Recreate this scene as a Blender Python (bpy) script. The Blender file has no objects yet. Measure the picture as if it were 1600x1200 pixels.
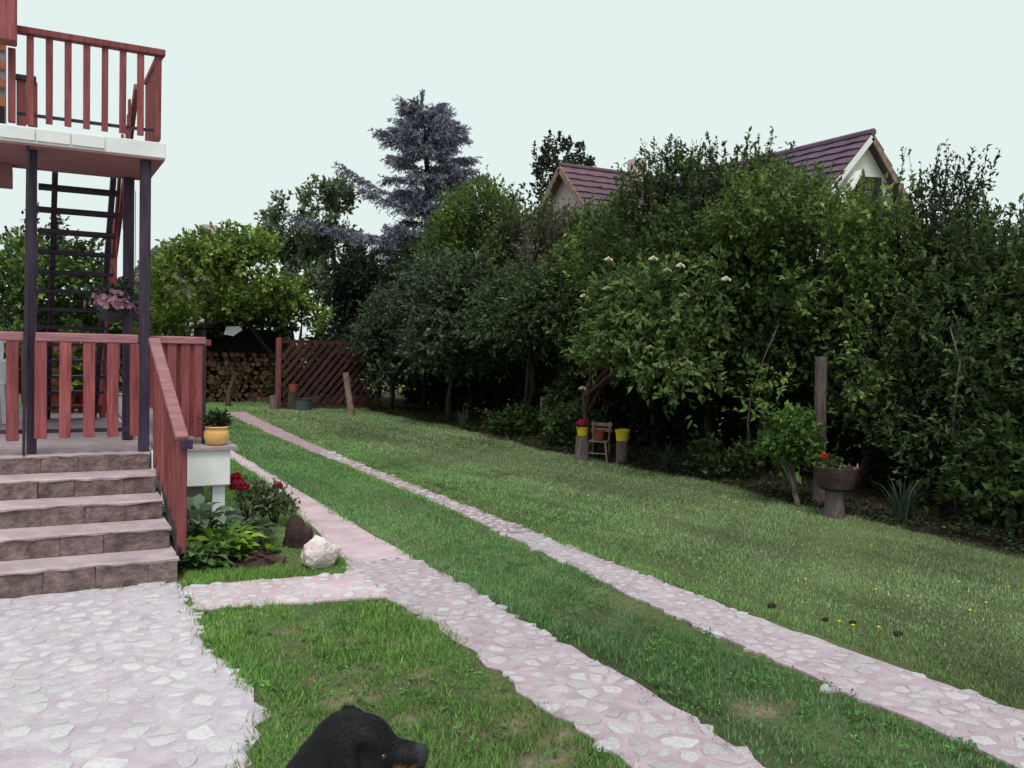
import bpy, bmesh, math, random
import numpy as np
from mathutils import Vector, Matrix, Euler
R = math.radians
random.seed(7); rng = np.random.default_rng(11)
scene = bpy.context.scene
COL = scene.collection

# ------------------------------------------------------------------ camera
cd = bpy.data.cameras.new("Camera"); cam = bpy.data.objects.new("Camera", cd); COL.objects.link(cam)
scene.camera = cam
cd.sensor_width = 36.0; cd.lens = 36.0 * 1405 / 1600; cd.clip_start = 0.05; cd.clip_end = 2000
def set_cam(yaw, pitch, roll, loc):
    y, p, r = R(yaw), R(pitch), R(roll)
    f = Vector((math.sin(y)*math.cos(p), math.cos(y)*math.cos(p), -math.sin(p)))
    r0 = Vector((math.cos(y), -math.sin(y), 0)); u0 = r0.cross(f)
    Rr = r0*math.cos(r) + u0*math.sin(r); U = -r0*math.sin(r) + u0*math.cos(r)
    m = Matrix((Rr, U, -f)).transposed().to_4x4(); m.translation = Vector(loc)
    cam.matrix_world = m
set_cam(28.3, 2.4, 1.38, (0, 0, 1.65))

# ------------------------------------------------------------------ overcast sky and weak sun
SUN_EL, SUN_AZ = 60, 208          # azimuth the light comes from, clockwise from +Y
wd = bpy.data.worlds.new("World"); scene.world = wd; wd.use_nodes = True
nt = wd.node_tree; nt.nodes.clear()
out = nt.nodes.new("ShaderNodeOutputWorld"); bg = nt.nodes.new("ShaderNodeBackground")
sky = nt.nodes.new("ShaderNodeTexSky"); sky.sky_type = 'NISHITA'; sky.sun_disc = False
sky.sun_elevation = R(SUN_EL); sky.sun_rotation = R(SUN_AZ); sky.air_density = 1.0; sky.dust_density = 3.0
sc = nt.nodes.new("ShaderNodeVectorMath"); sc.operation = 'SCALE'; sc.inputs['Scale'].default_value = 0.07
mx = nt.nodes.new("ShaderNodeMix"); mx.data_type = 'RGBA'
mx.inputs['Factor'].default_value = 0.93
mx.inputs['B'].default_value = (0.575, 0.655, 0.635, 1)       # even cloud cover
nt.links.new(sky.outputs[0], sc.inputs[0]); nt.links.new(sc.outputs[0], mx.inputs['A'])
nt.links.new(mx.outputs['Result'], bg.inputs[0]); bg.inputs[1].default_value = 1.0
nt.links.new(bg.outputs[0], out.inputs[0])
sl = bpy.data.lights.new("Sun", 'SUN'); sl.energy = 1.5; sl.angle = R(25); sl.color = (1.0, 0.94, 0.90)
so = bpy.data.objects.new("Sun", sl); COL.objects.link(so)
az, el = R(SUN_AZ), R(SUN_EL)
sd = Vector((math.sin(az)*math.cos(el), math.cos(az)*math.cos(el), math.sin(el)))
so.rotation_euler = sd.to_track_quat('Z', 'Y').to_euler(); so.location = (0, 0, 20)
vs = scene.view_settings; vs.view_transform = 'Standard'; vs.look = 'None'; vs.exposure = 0.5; vs.gamma = 1.0
vs.use_curve_mapping = False

# ------------------------------------------------------------------ materials
def newmat(name):
    m = bpy.data.materials.new(name); m.use_nodes = True
    n = m.node_tree; b = n.nodes["Principled BSDF"]; return m, n, b
def noise_mat(name, c1, c2, scale=8, rough=0.8, bump=0.3, stretch=(1, 1, 1), detail=6, spec=0.3, c3=None, objrand=0.0, bscale=None, lo=0.32, hi=0.68, coord='Object', bdist=0.02):
    m, n, b = newmat(name); N = n.nodes; L = n.links
    tc = N.new("ShaderNodeTexCoord"); mp = N.new("ShaderNodeMapping"); mp.inputs['Scale'].default_value = stretch
    L.new(tc.outputs[coord], mp.inputs[0])
    vec = mp.outputs[0]
    oi = N.new("ShaderNodeObjectInfo")
    if objrand:
        ad = N.new("ShaderNodeVectorMath"); ad.operation = 'ADD'
        ml = N.new("ShaderNodeMath"); ml.operation = 'MULTIPLY'; ml.inputs[1].default_value = 37.0
        L.new(oi.outputs['Random'], ml.inputs[0]); L.new(mp.outputs[0], ad.inputs[0]); L.new(ml.outputs[0], ad.inputs[1]); vec = ad.outputs[0]
    nz = N.new("ShaderNodeTexNoise"); nz.inputs['Scale'].default_value = scale; nz.inputs['Detail'].default_value = detail; nz.inputs['Roughness'].default_value = 0.62
    L.new(vec, nz.inputs['Vector'])
    cr = N.new("ShaderNodeValToRGB"); e = cr.color_ramp.elements
    e[0].position = lo; e[0].color = (*c1, 1); e[1].position = hi; e[1].color = (*c2, 1)
    if c3: x = e.new((lo+hi)/2); x.color = (*c3, 1)
    L.new(nz.outputs['Fac'], cr.inputs[0]); colout = cr.outputs[0]
    if objrand:
        mr = N.new("ShaderNodeMapRange"); mr.inputs['To Min'].default_value = 1-objrand; mr.inputs['To Max'].default_value = 1+objrand
        L.new(oi.outputs['Random'], mr.inputs[0])
        vm = N.new("ShaderNodeVectorMath"); vm.operation = 'SCALE'
        L.new(colout, vm.inputs[0]); L.new(mr.outputs[0], vm.inputs['Scale']); colout = vm.outputs[0]
    L.new(colout, b.inputs['Base Color'])
    b.inputs['Roughness'].default_value = rough; b.inputs['Specular IOR Level'].default_value = spec
    if bump:
        n2 = N.new("ShaderNodeTexNoise"); n2.inputs['Scale'].default_value = bscale or scale*3; n2.inputs['Detail'].default_value = 5
        L.new(vec, n2.inputs['Vector'])
        bp = N.new("ShaderNodeBump"); bp.inputs['Strength'].default_value = bump; bp.inputs['Distance'].default_value = bdist
        L.new(n2.outputs['Fac'], bp.inputs['Height']); L.new(bp.outputs[0], b.inputs['Normal'])
    return m
def leaf_mat(name, transl=0.25, rough=0.5):
    m, n, b = newmat(name); N = n.nodes; L = n.links
    at = N.new("ShaderNodeAttribute"); at.attribute_name = "tint"
    L.new(at.outputs['Color'], b.inputs['Base Color']); b.inputs['Roughness'].default_value = rough; b.inputs['Specular IOR Level'].default_value = 0.14
    tr = N.new("ShaderNodeBsdfTranslucent"); L.new(at.outputs['Color'], tr.inputs[0])
    ms = N.new("ShaderNodeMixShader"); ms.inputs[0].default_value = transl
    L.new(b.outputs[0], ms.inputs[1]); L.new(tr.outputs[0], ms.inputs[2])
    L.new(ms.outputs[0], n.nodes["Material Output"].inputs[0]); return m
def attr_mat(name, rough=0.9, scale=40, bump=0.4, var=0.25, spec=0.2):
    m, n, b = newmat(name); N = n.nodes; L = n.links
    at = N.new("ShaderNodeAttribute"); at.attribute_name = "tint"
    tc = N.new("ShaderNodeTexCoord"); nz = N.new("ShaderNodeTexNoise"); nz.inputs['Scale'].default_value = scale; nz.inputs['Detail'].default_value = 6
    L.new(tc.outputs['Object'], nz.inputs['Vector'])
    mr = N.new("ShaderNodeMapRange"); mr.inputs['From Min'].default_value = .3; mr.inputs['From Max'].default_value = .7
    mr.inputs['To Min'].default_value = 1-var; mr.inputs['To Max'].default_value = 1+var
    L.new(nz.outputs['Fac'], mr.inputs[0]); vm = N.new("ShaderNodeVectorMath"); vm.operation = 'SCALE'
    L.new(at.outputs['Color'], vm.inputs[0]); L.new(mr.outputs[0], vm.inputs['Scale']); L.new(vm.outputs[0], b.inputs['Base Color'])
    bp = N.new("ShaderNodeBump"); bp.inputs['Strength'].default_value = bump; bp.inputs['Distance'].default_value = 0.02
    L.new(nz.outputs['Fac'], bp.inputs['Height']); L.new(bp.outputs[0], b.inputs['Normal'])
    b.inputs['Roughness'].default_value = rough; b.inputs['Specular IOR Level'].default_value = spec
    return m
M = {}
M['leaf'] = leaf_mat('leaf', .34, .6); M['needle'] = leaf_mat('needle', .1, .6); M['grassblade'] = leaf_mat('grassblade', .3, .7); M['petal'] = leaf_mat('petal', .3, .6)
M['ground'] = attr_mat('ground_soil', scale=30); M['fur'] = attr_mat('dog_fur', rough=.55, scale=160, bump=.12, var=.12, spec=.22)
M['wood'] = noise_mat('stained_red_wood', (.16, .036, .038), (.33, .095, .098), 5, .6, .35, (6, 6, .6), objrand=.22, bscale=14)
M['wood_pale'] = noise_mat('stained_wood_faded', (.25, .10, .115), (.42, .20, .22), 5, .6, .3, (.8, 6, 6), objrand=.12)
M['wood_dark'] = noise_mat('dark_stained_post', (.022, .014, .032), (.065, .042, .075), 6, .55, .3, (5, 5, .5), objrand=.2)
M['metal'] = noise_mat('black_painted_steel', (.02, .018, .022), (.045, .035, .04), 12, .5, .1)
M['white'] = noise_mat('white_paint', (.74, .74, .74), (.86, .85, .86), 4, .7, .1)
M['white_pl'] = noise_mat('white_plastic', (.74, .74, .76), (.82, .82, .84), 3, .35, 0)
M['under'] = noise_mat('red_brown_render', (.30, .145, .15), (.37, .185, .185), 3, .85, .25)
M['concrete'] = noise_mat('pink_concrete', (.46, .34, .38), (.65, .51, .56), 3.2, .9, .5, c3=(.56, .425, .47), bscale=60)
M['mortar'] = noise_mat('lilac_mortar', (.42, .36, .42), (.61, .535, .60), 6, .95, .5, detail=9, bscale=70)
M['mortar_b'] = noise_mat('grey_lilac_mortar', (.34, .26, .305), (.53, .43, .48), 7, .95, .6, detail=9, bscale=60)
M['stone'] = noise_mat('pale_limestone', (.59, .56, .585), (.82, .79, .815), 9, .85, .6, objrand=.12, bscale=45, coord='Generated')
M['stone_b'] = noise_mat('greyer_limestone', (.46, .415, .445), (.69, .645, .675), 9, .85, .6, objrand=.16, bscale=45, coord='Generated')
M['stone2'] = noise_mat('pale_limestone_far', (.44, .40, .435), (.60, .565, .60), 9, .85, .5, bscale=45)
M['pinkpath'] = noise_mat('pink_cement', (.27, .175, .20), (.46, .34, .37), 7, .95, .7, detail=10, c3=(.36, .245, .275), bscale=50)
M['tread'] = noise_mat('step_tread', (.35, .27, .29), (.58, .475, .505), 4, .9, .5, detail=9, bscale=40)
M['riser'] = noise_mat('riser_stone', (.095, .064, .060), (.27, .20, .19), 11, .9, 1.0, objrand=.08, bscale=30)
M['deckfloor'] = noise_mat('deck_floor', (.32, .25, .28), (.46, .37, .40), 4, .8, .2)
M['greywall'] = noise_mat('grey_render', (.20, .17, .18), (.32, .28, .29), 4, .9, .4)
M['bark'] = noise_mat('bark', (.022, .014, .012), (.085, .055, .045), 9, .95, .8, (3, 3, .7), objrand=.25)
M['bark_red'] = noise_mat('reddish_bark', (.05, .02, .018), (.14, .07, .06), 9, .95, .8, (3, 3, .7))
M['log'] = noise_mat('weathered_log', (.07, .052, .052), (.20, .155, .155), 9, .9, .7, (3, 3, .6), objrand=.2)
M['cutwood'] = noise_mat('cut_wood', (.05, .027, .017), (.19, .11, .058), 12, .85, .3, objrand=.45)  # log colour darkened to carry the shade inside the shed
M['oldwood'] = noise_mat('old_grey_wood', (.13, .08, .065), (.30, .21, .17), 8, .85, .4, (1, 1, 1), objrand=.15)
M['chairwood'] = noise_mat('pale_chair_wood', (.24, .15, .12), (.42, .29, .24), 9, .8, .3, objrand=.12)
M['lattice'] = noise_mat('lattice_wood', (.032, .012, .011), (.08, .028, .024), 6, .75, .3, objrand=.25)
M['yellow'] = noise_mat('yellow_plastic', (.62, .46, .02), (.72, .55, .03), 6, .45, 0)
M['terra'] = noise_mat('terracotta', (.25, .055, .035), (.34, .09, .06), 10, .8, .2)
M['orange'] = noise_mat('orange_glaze', (.78, .42, .13), (.86, .58, .26), 5, .3, .05, spec=.5)
M['redpl'] = noise_mat('red_plastic', (.35, .012, .02), (.45, .02, .03), 5, .45, 0)
M['bluegrey'] = noise_mat('blue_grey_plastic', (.05, .055, .07), (.09, .095, .12), 5, .6, 0)
M['soil'] = noise_mat('soil', (.03, .018, .014), (.11, .07, .055), 14, 1, .9)
M['rock'] = noise_mat('white_rock', (.56, .44, .42), (.85, .79, .79), 7, .85, .6, bscale=22)
M['darkwood'] = noise_mat('dark_stump_wood', (.02, .010, .010), (.07, .038, .034), 9, .8, .7)
M['planter'] = noise_mat('dark_planter', (.03, .018, .018), (.075, .045, .045), 8, .9, .6)
M['roof_r'] = noise_mat('purple_brown_tile', (.085, .05, .085), (.14, .085, .13), 3, .7, .3, objrand=.12)
M['roof_l'] = noise_mat('red_brown_tile', (.10, .06, .08), (.165, .10, .125), 4, .8, .3, objrand=.12)
M['pinkwall'] = noise_mat('pinkish_render', (.50, .40, .38), (.60, .50, .47), 1.5, .9, .2)
M['brick'] = noise_mat('orange_brick', (.32, .10, .05), (.50, .18, .09), 12, .9, .4, objrand=.2)
M['dark'] = noise_mat('dark_interior', (.015, .012, .014), (.03, .024, .026), 3, .8, 0)  # near-black colour stands in for unlit interiors
M['glass'] = noise_mat('window_glass', (.02, .025, .03), (.04, .045, .05), 2, .1, 0, spec=.6)
M['sheet'] = noise_mat('pale_plastic_sheet', (.60, .56, .60), (.75, .70, .75), 5, .6, .1)
M['clod'] = noise_mat('dark_clod', (.015, .010, .008), (.05, .035, .028), 20, 1, .8)

# ------------------------------------------------------------------ helpers
def tag(o, label=None, cat=None, group=None, kind=None):
    if label: o['label'] = label
    if cat: o['category'] = cat
    if group: o['group'] = group
    if kind: o['kind'] = kind
    return o
def link(name, mesh, mat=None, parent=None):
    o = bpy.data.objects.new(name, mesh); COL.objects.link(o)
    if mat: mesh.materials.append(M[mat])
    if parent: o.parent = parent; o.matrix_parent_inverse = Matrix.Translation(-parent_loc(parent))
    return o
def parent_loc(p):
    v = Vector(p.location)
    while p.parent:                                          # parents are only ever moved, never turned
        break
    return v
def empty(name, loc, label, cat, group=None):
    o = bpy.data.objects.new(name, None); COL.objects.link(o); o.location = loc; o.empty_display_size = .1
    return tag(o, label, cat, group)
class MB:
    def __init__(s): s.v = []; s.f = []
    def add(s, vs, fs):
        n = len(s.v); s.v += [tuple(v) for v in vs]; s.f += [tuple(n+i for i in f) for f in fs]; return s
    def box(s, x0, x1, y0, y1, z0, z1, j=0):
        vs = [(x, y, z) for x in (x0, x1) for y in (y0, y1) for z in (z0, z1)]
        if j: vs = [(a+random.uniform(-j, j), b+random.uniform(-j, j), c+random.uniform(-j, j)) for a, b, c in vs]
        return s.add(vs, [(0, 1, 3, 2), (4, 6, 7, 5), (0, 4, 5, 1), (2, 3, 7, 6), (0, 2, 6, 4), (1, 5, 7, 3)])
    def bar(s, a, b, w, t, up=(0, 0, 1)):
        a, b = Vector(a), Vector(b); d = (b-a).normalized(); u = Vector(up)
        sd_ = d.cross(u).normalized(); n = sd_.cross(d).normalized()
        vs = [p+sd_*sx*w/2+n*sz*t/2 for p in (a, b) for sx in (-1, 1) for sz in (-1, 1)]
        return s.add(vs, [(0, 1, 3, 2), (4, 6, 7, 5), (0, 4, 5, 1), (2, 3, 7, 6), (0, 2, 6, 4), (1, 5, 7, 3)])
    def tube(s, pts, rad, n=8, cap=True, jit=0):
        pts = [Vector(p) for p in pts]; rings = []
        ref = Vector((.3, .9, .1))
        for i, p in enumerate(pts):
            d = (pts[min(i+1, len(pts)-1)]-pts[max(i-1, 0)]).normalized()
            a = d.cross(ref).normalized(); b = d.cross(a)
            r = rad[i] if hasattr(rad, '__len__') else rad
            rings.append([p+(a*math.cos(2*math.pi*k/n)+b*math.sin(2*math.pi*k/n))*r*(1+random.uniform(-jit, jit)) for k in range(n)])
        vs = [v for r in rings for v in r]; fs = []
        for i in range(len(pts)-1):
            for k in range(n): fs.append((i*n+k, i*n+(k+1) % n, (i+1)*n+(k+1) % n, (i+1)*n+k))
        if cap: fs.append(tuple(range(n))[::-1]); fs.append(tuple((len(pts)-1)*n+k for k in range(n)))
        return s.add(vs, fs)
    def lathe(s, prof, c=(0, 0, 0), n=24, sx=1, sy=1, jit=0):
        vs = []; fs = []
        for r, z in prof:
            for k in range(n):
                q = r*(1+random.uniform(-jit, jit))
                vs.append((c[0]+q*sx*math.cos(2*math.pi*k/n), c[1]+q*sy*math.sin(2*math.pi*k/n), c[2]+z))
        for i in range(len(prof)-1):
            for k in range(n): fs.append((i*n+k, i*n+(k+1) % n, (i+1)*n+(k+1) % n, (i+1)*n+k))
        fs.append(tuple(range(n))[::-1]); fs.append(tuple((len(prof)-1)*n+k for k in range(n)))
        return s.add(vs, fs)
    def build(s, name, mat, parent=None, smooth=False, bevel=0):
        me = bpy.data.meshes.new(name); me.from_pydata(s.v, [], s.f); me.update()
        bm = bmesh.new(); bm.from_mesh(me); bmesh.ops.recalc_face_normals(bm, faces=bm.faces)
        if bevel: bmesh.ops.bevel(bm, geom=list(bm.edges), offset=bevel, segments=1, affect='EDGES')
        bm.to_mesh(me); bm.free()
        if smooth: me.polygons.foreach_set('use_smooth', [True]*len(me.polygons))
        return link(name, me, mat, parent)
def raw_mesh(name, V, Fa, tint=None, smooth=False):
    """V (n,3), Fa (m,k) numpy -> mesh, optional per-vertex colour 'tint'"""
    me = bpy.data.meshes.new(name); n = len(V); m, k = Fa.shape
    me.vertices.add(n); me.vertices.foreach_set('co', np.ascontiguousarray(V, dtype=np.float32).ravel())
    me.loops.add(m*k); me.loops.foreach_set('vertex_index', np.ascontiguousarray(Fa, dtype=np.int32).ravel())
    me.polygons.add(m); me.polygons.foreach_set('loop_start', np.arange(0, m*k, k, dtype=np.int32)); me.polygons.foreach_set('loop_total', np.full(m, k, dtype=np.int32))
    if smooth: me.polygons.foreach_set('use_smooth', np.ones(m, dtype=bool))
    me.update(calc_edges=True)
    if tint is not None:
        a = me.color_attributes.new('tint', 'FLOAT_COLOR', 'POINT')
        c = np.ones((n, 4), dtype=np.float32); c[:, :3] = np.clip(tint, 0, 1); a.data.foreach_set('color', c.ravel())
    return me
def unit(v): return v/np.maximum(np.linalg.norm(v, axis=-1, keepdims=True), 1e-6)
_nf = np.random.default_rng(3); _A = _nf.normal(size=(10, 3)); _P = _nf.uniform(0, 6.28, 10)
def nse(p, f=1.0):
    """cheap smooth noise about -1..1"""
    return np.sin((p*f) @ (_A.T) + _P).sum(1)/3.2
def pip(x, y, poly):
    ins = np.zeros(x.shape, bool); n = len(poly)
    for i in range(n):
        x0, y0 = poly[i]; x1, y1 = poly[(i+1) % n]
        c = ((y0 > y) != (y1 > y))
        t = (x1-x0)*(y-y0)/((y1-y0) if y1 != y0 else 1e-9)+x0
        ins ^= c & (x < t)
    return ins
def leaves(pos, d, nrm, L, Wd, tint, fold=.12, droop=.15):
    """folded four-point leaves -> V,F,T"""
    n = len(pos); d = unit(d); s = unit(np.cross(d, nrm)); nn = np.cross(s, d)
    L = np.broadcast_to(np.asarray(L, float), (n,))[:, None]; Wd = np.broadcast_to(np.asarray(Wd, float), (n,))[:, None]
    b = pos; l = pos+d*L*.45+s*Wd*.5+nn*L*fold; t = pos+d*L-nn*L*droop; r = pos+d*L*.45-s*Wd*.5+nn*L*fold
    V = np.stack([b, l, t, r], 1).reshape(-1, 3); i = np.arange(n)[:, None]*4
    F_ = np.concatenate([i+np.array([[0, 1, 2]]), i+np.array([[0, 2, 3]])], 0)
    return V, F_, np.repeat(tint, 4, 0)
def join_leaves(name, parts, mat, parent=None):
    V = []; F_ = []; T = []; o = 0
    for v, f, t in parts: V.append(v); F_.append(f+o); T.append(t); o += len(v)
    return link(name, raw_mesh(name, np.concatenate(V), np.concatenate(F_), np.concatenate(T)), mat, parent)
def shoots(base, d, length, k, leaf, wid, c1, c2, bright=.35, spread=.9, updir=.25, lean=None):
    """k leaves along each shoot"""
    n = len(base); t = rng.uniform(.05, 1, (n, k)); d = unit(d)
    pos = base[:, None]+d[:, None]*(t*length[:, None])[:, :, None]
    ld = d[:, None]*(.4+.5*t[:, :, None])+rng.normal(size=(n, k, 3))*spread*.6+np.array([0, 0, updir-.2])
    nr = rng.normal(size=(n, k, 3))*.55+np.array([0, 0, .9])+d[:, None]*.3
    mixf = np.clip(rng.uniform(0, 1, (n, 1, 1))*.75+rng.uniform(0, .5, (n, k, 1))-.12, 0, 1)
    col = (np.array(c1)*(1-mixf)+np.array(c2)*mixf)*np.exp(rng.normal(size=(n, 1, 1))*bright*.6+rng.normal(size=(n, k, 1))*bright*.5)
    Ls = leaf*rng.uniform(.5, 1.4, (n*k)); 
    return leaves(pos.reshape(-1, 3), ld.reshape(-1, 3), nr.reshape(-1, 3), Ls, Ls*wid/leaf, col.reshape(-1, 3))
def crown(blobs, n, c1, c2, leaf=.09, wid=.05, k=9, slen=.35, up=.6, gap=-.25, lump=.22, nf=1.6, shell=.45, flat_bottom=.5, bright=.35, core=0, seed=0):
    """shoots spread through the outer shell of several ellipsoids"""
    bl = np.array([list(c)+list(r) for c, r in blobs]); wt = (bl[:, 3]*bl[:, 4]+bl[:, 4]*bl[:, 5]+bl[:, 3]*bl[:, 5]); wt /= wt.sum()
    idx = rng.choice(len(bl), int(n*1.8), p=wt); c = bl[idx, :3]; r = bl[idx, 3:]
    d = unit(rng.normal(size=(len(idx), 3))); d[:, 2] = np.where(d[:, 2] < -.2, d[:, 2]*flat_bottom, d[:, 2]); d = unit(d)
    rad = (1-shell*rng.uniform(0, 1, len(idx))**1.6)*(1+lump*nse(d*2.3+c*1.7+seed, 1.3))
    p = c+d*r*rad[:, None]
    # drop shoots lying deep inside another ellipsoid, and clump the rest
    deep = np.zeros(len(p), bool)
    for b in bl: deep |= ((((p-b[:3])/b[3:])**2).sum(1) < .30)
    keep = (~deep) & (nse(p+seed*3.1, nf) > gap) & (p[:, 2] > .12)
    p = p[keep][:n]; d = d[keep][:n]; 
    sdv = unit(d*r[keep][:n].mean(1, keepdims=True))*.7+np.array([0, 0, up])+rng.normal(size=p.shape)*.35
    parts = [shoots(p, sdv, slen*rng.uniform(.5, 1.3, len(p)), k, leaf, wid, c1, c2, bright)]
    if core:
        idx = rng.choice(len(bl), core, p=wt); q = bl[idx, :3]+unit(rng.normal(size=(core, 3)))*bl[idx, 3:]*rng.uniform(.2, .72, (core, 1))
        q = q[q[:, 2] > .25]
        col = np.array(c1)*.8*np.exp(rng.normal(size=(len(q), 1))*.3)  # inner leaves block light; crown shade is put into their darker colour
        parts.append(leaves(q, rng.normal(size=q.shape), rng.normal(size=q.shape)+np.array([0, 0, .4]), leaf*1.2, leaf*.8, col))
    return parts
def trunk(name, parent, base, top, r0, r1, mat='bark', limbs=(), bend=.12, n=8):
    b = MB(); base = Vector(base); top = Vector(top); m = 6; pts = []
    for i in range(m+1):
        t = i/m; p = base.lerp(top, t)
        if 0 < i < m: p += Vector((random.uniform(-1, 1), random.uniform(-1, 1), 0))*bend*(top-base).length*.25
        pts.append(p)
    rr = [r0*1.35]+[r0+(r1-r0)*i/m for i in range(1, m+1)]
    b.tube(pts, rr, n, jit=.1)
    for lt, end in limbs:
        s = pts[min(m, max(1, int(lt*m)))]; e = Vector(end); mid = s.lerp(e, .5)+Vector((random.uniform(-.1, .1), random.uniform(-.1, .1), .12*(e-s).length))
        r = r0+(r1-r0)*lt
        b.tube([s, s.lerp(mid, .5), mid, mid.lerp(e, .6), e], [r*.7, r*.55, r*.42, r*.3, r*.12], 6, jit=.1)
    return b.build(name, mat, parent, smooth=True)
def tree(name, base, label, blobs, n, c1, c2, cat='tree', group=None, tr=(.09, .03), nlimb=5, mat='bark', trunktop=None, extra=None, **kw):
    e = empty(name, base, label, cat, group)
    bz = sorted(blobs, key=lambda b: b[0][2]); top = Vector(trunktop) if trunktop else Vector(bz[-1][0])
    limbs = [(random.uniform(.25, .85), Vector(random.choice(blobs)[0])+Vector((random.uniform(-.5, .5)*bz[0][1][0], random.uniform(-.5, .5)*bz[0][1][1], random.uniform(-.2, .5)*bz[0][1][2]))) for _ in range(nlimb)]
    trunk('trunk', e, (base[0], base[1], -.03), top, tr[0], tr[1], mat, limbs)
    parts = crown(blobs, n, c1, c2, **kw)
    if extra: parts += extra
    join_leaves('crown', parts, 'leaf', e)
    return e
def remesh_blob(name, segs, voxel, mat, parent=None, tintf=None, smooth_it=6):
    """segs: (p0, r0, p1, r1[, (sx,sy,sz)]) capsules fused into one continuous surface"""
    bm = bmesh.new()
    for s in segs:
        p0, r0, p1, r1 = Vector(s[0]), s[1], Vector(s[2]), s[3]; scl = Vector(s[4]) if len(s) > 4 else Vector((1, 1, 1))
        L = (p1-p0).length; k = max(1, int(L/(min(r0, r1)*.35)))
        for i in range(k+1):
            t = i/k; r = r0+(r1-r0)*t
            mat_ = Matrix.Translation(p0.lerp(p1, t)) @ Matrix.Diagonal((scl.x*r, scl.y*r, scl.z*r, 1))
            bmesh.ops.create_icosphere(bm, subdivisions=2, radius=1, matrix=mat_)
            if L < 1e-6: break
    me = bpy.data.meshes.new(name); bm.to_mesh(me); bm.free()
    tmp = bpy.data.objects.new(name+'_tmp', me); COL.objects.link(tmp)
    md = tmp.modifiers.new('r', 'REMESH'); md.mode = 'VOXEL'; md.voxel_size = voxel
    ms = tmp.modifiers.new('s', 'SMOOTH'); ms.iterations = smooth_it; ms.factor = .5
    dg = bpy.context.evaluated_depsgraph_get(); ev = tmp.evaluated_get(dg); m2 = bpy.data.meshes.new_from_object(ev)
    bpy.data.objects.remove(tmp); m2.name = name
    m2.polygons.foreach_set('use_smooth', [True]*len(m2.polygons))
    if tintf:
        co = np.empty(len(m2.vertices)*3, np.float32); m2.vertices.foreach_get('co', co); co = co.reshape(-1, 3)
        a = m2.color_attributes.new('tint', 'FLOAT_COLOR', 'POINT'); c = np.ones((len(co), 4), np.float32); c[:, :3] = tintf(co); a.data.foreach_set('color', c.ravel())
    m2.materials.clear()
    return link(name, m2, mat, parent)

# ------------------------------------------------------------------ layout polygons (metres, +Y along the drive, +X towards the hedge)
TERR = [(-4.5, -2.5), (.25, -2.5), (.42, 1.4), (.58, 2.6), (.71, 3.4), (.83, 3.7), (.95, 3.98), (.91, 4.25), (.91, 4.52), (.85, 4.9), (.86, 5.2), (.88, 5.6), (.9, 6.34), (-4.5, 6.34)]
CROSS = [(.905, 5.64), (1.5, 5.54), (2.075, 5.44), (2.075, 6.34), (1.98, 6.12), (1.5, 6.17), (.905, 6.21)]
TRK_A = [(2.08, -4), (2.62, -4), (2.64, 1.5), (2.59, 2.7), (2.63, 3.3), (2.61, 4.4), (2.64, 5.4), (2.6, 6.4), (2.08, 6.4), (2.06, 5.4), (2.12, 4.6), (2.07, 3.6), (2.1, 2.8)]
CONC = [(2.1, 6.404), (2.6, 6.404), (2.61, 8), (2.62, 9.4), (2.66, 12.8), (2.8, 24), (2.5, 24), (2.46, 11.2), (2.3, 8.9), (2.2, 7.6)]
TRK_B = [(3.5, -4), (4.05, -4), (4.08, 2.5), (3.98, 4), (3.95, 6.4), (3.96, 6.9), (3.68, 6.9), (3.66, 6.6), (3.54, 4.7), (3.5, 3), (3.52, 2.4)]
TRK_C = [(3.685, 6.904), (3.96, 6.904), (3.97, 8.5), (3.97, 10.7), (4.02, 14), (4.2, 18), (4.4, 21), (3.88, 21), (3.78, 18), (3.74, 14), (3.72, 10), (3.69, 7.3)]
BED = [(.98, 6.52), (1.6, 6.5), (1.7, 6.75), (1.66, 7.3), (1.85, 7.6), (1.9, 8.6), (1.5, 9.6), (.98, 9.6)]
PATHS = [TERR, CROSS, TRK_A, CONC, TRK_B, TRK_C]
def hedge_x(y): return 7.42+.12*np.sin(y*.9)+.08*np.sin(y*2.3+1)+np.where(y > 17.5, -(y-17.5)*.0, 0)
PATCH = [(1.15, 4.55, .07, .04), (1.7, 4.1, .08, .04), (1.4, 4.05, .07, .04), (1.95, 3.7, .08, .04), (1.6, 3.45, .09, .04), (1.2, 4.2, .06, .04), (1.75, 4.6, .06, .04), (2.0, 3.2, .07, .04), (1.55, 4.75, .07, .03), (1.46, 4.26, .11, .05), (1.25, 4.75, .10, .05), (1.62, 3.95, .14, .05), (1.5, 3.62, .13, .05), (1.72, 3.3, .16, .06), (1.35, 5.0, .1, .06), (1.85, 3.05, .15, .06), (3.0, 3.06, .16, .07), (1.3, 3.9, .1, .06), (1.9, 3.4, .1, .05)]
def patch_w(x, y):
    w = np.zeros_like(x)
    for px, py, a, b in PATCH: w = np.maximum(w, np.exp(-((x-px)/a)**2-((y-py)/b)**2))
    return w

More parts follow.
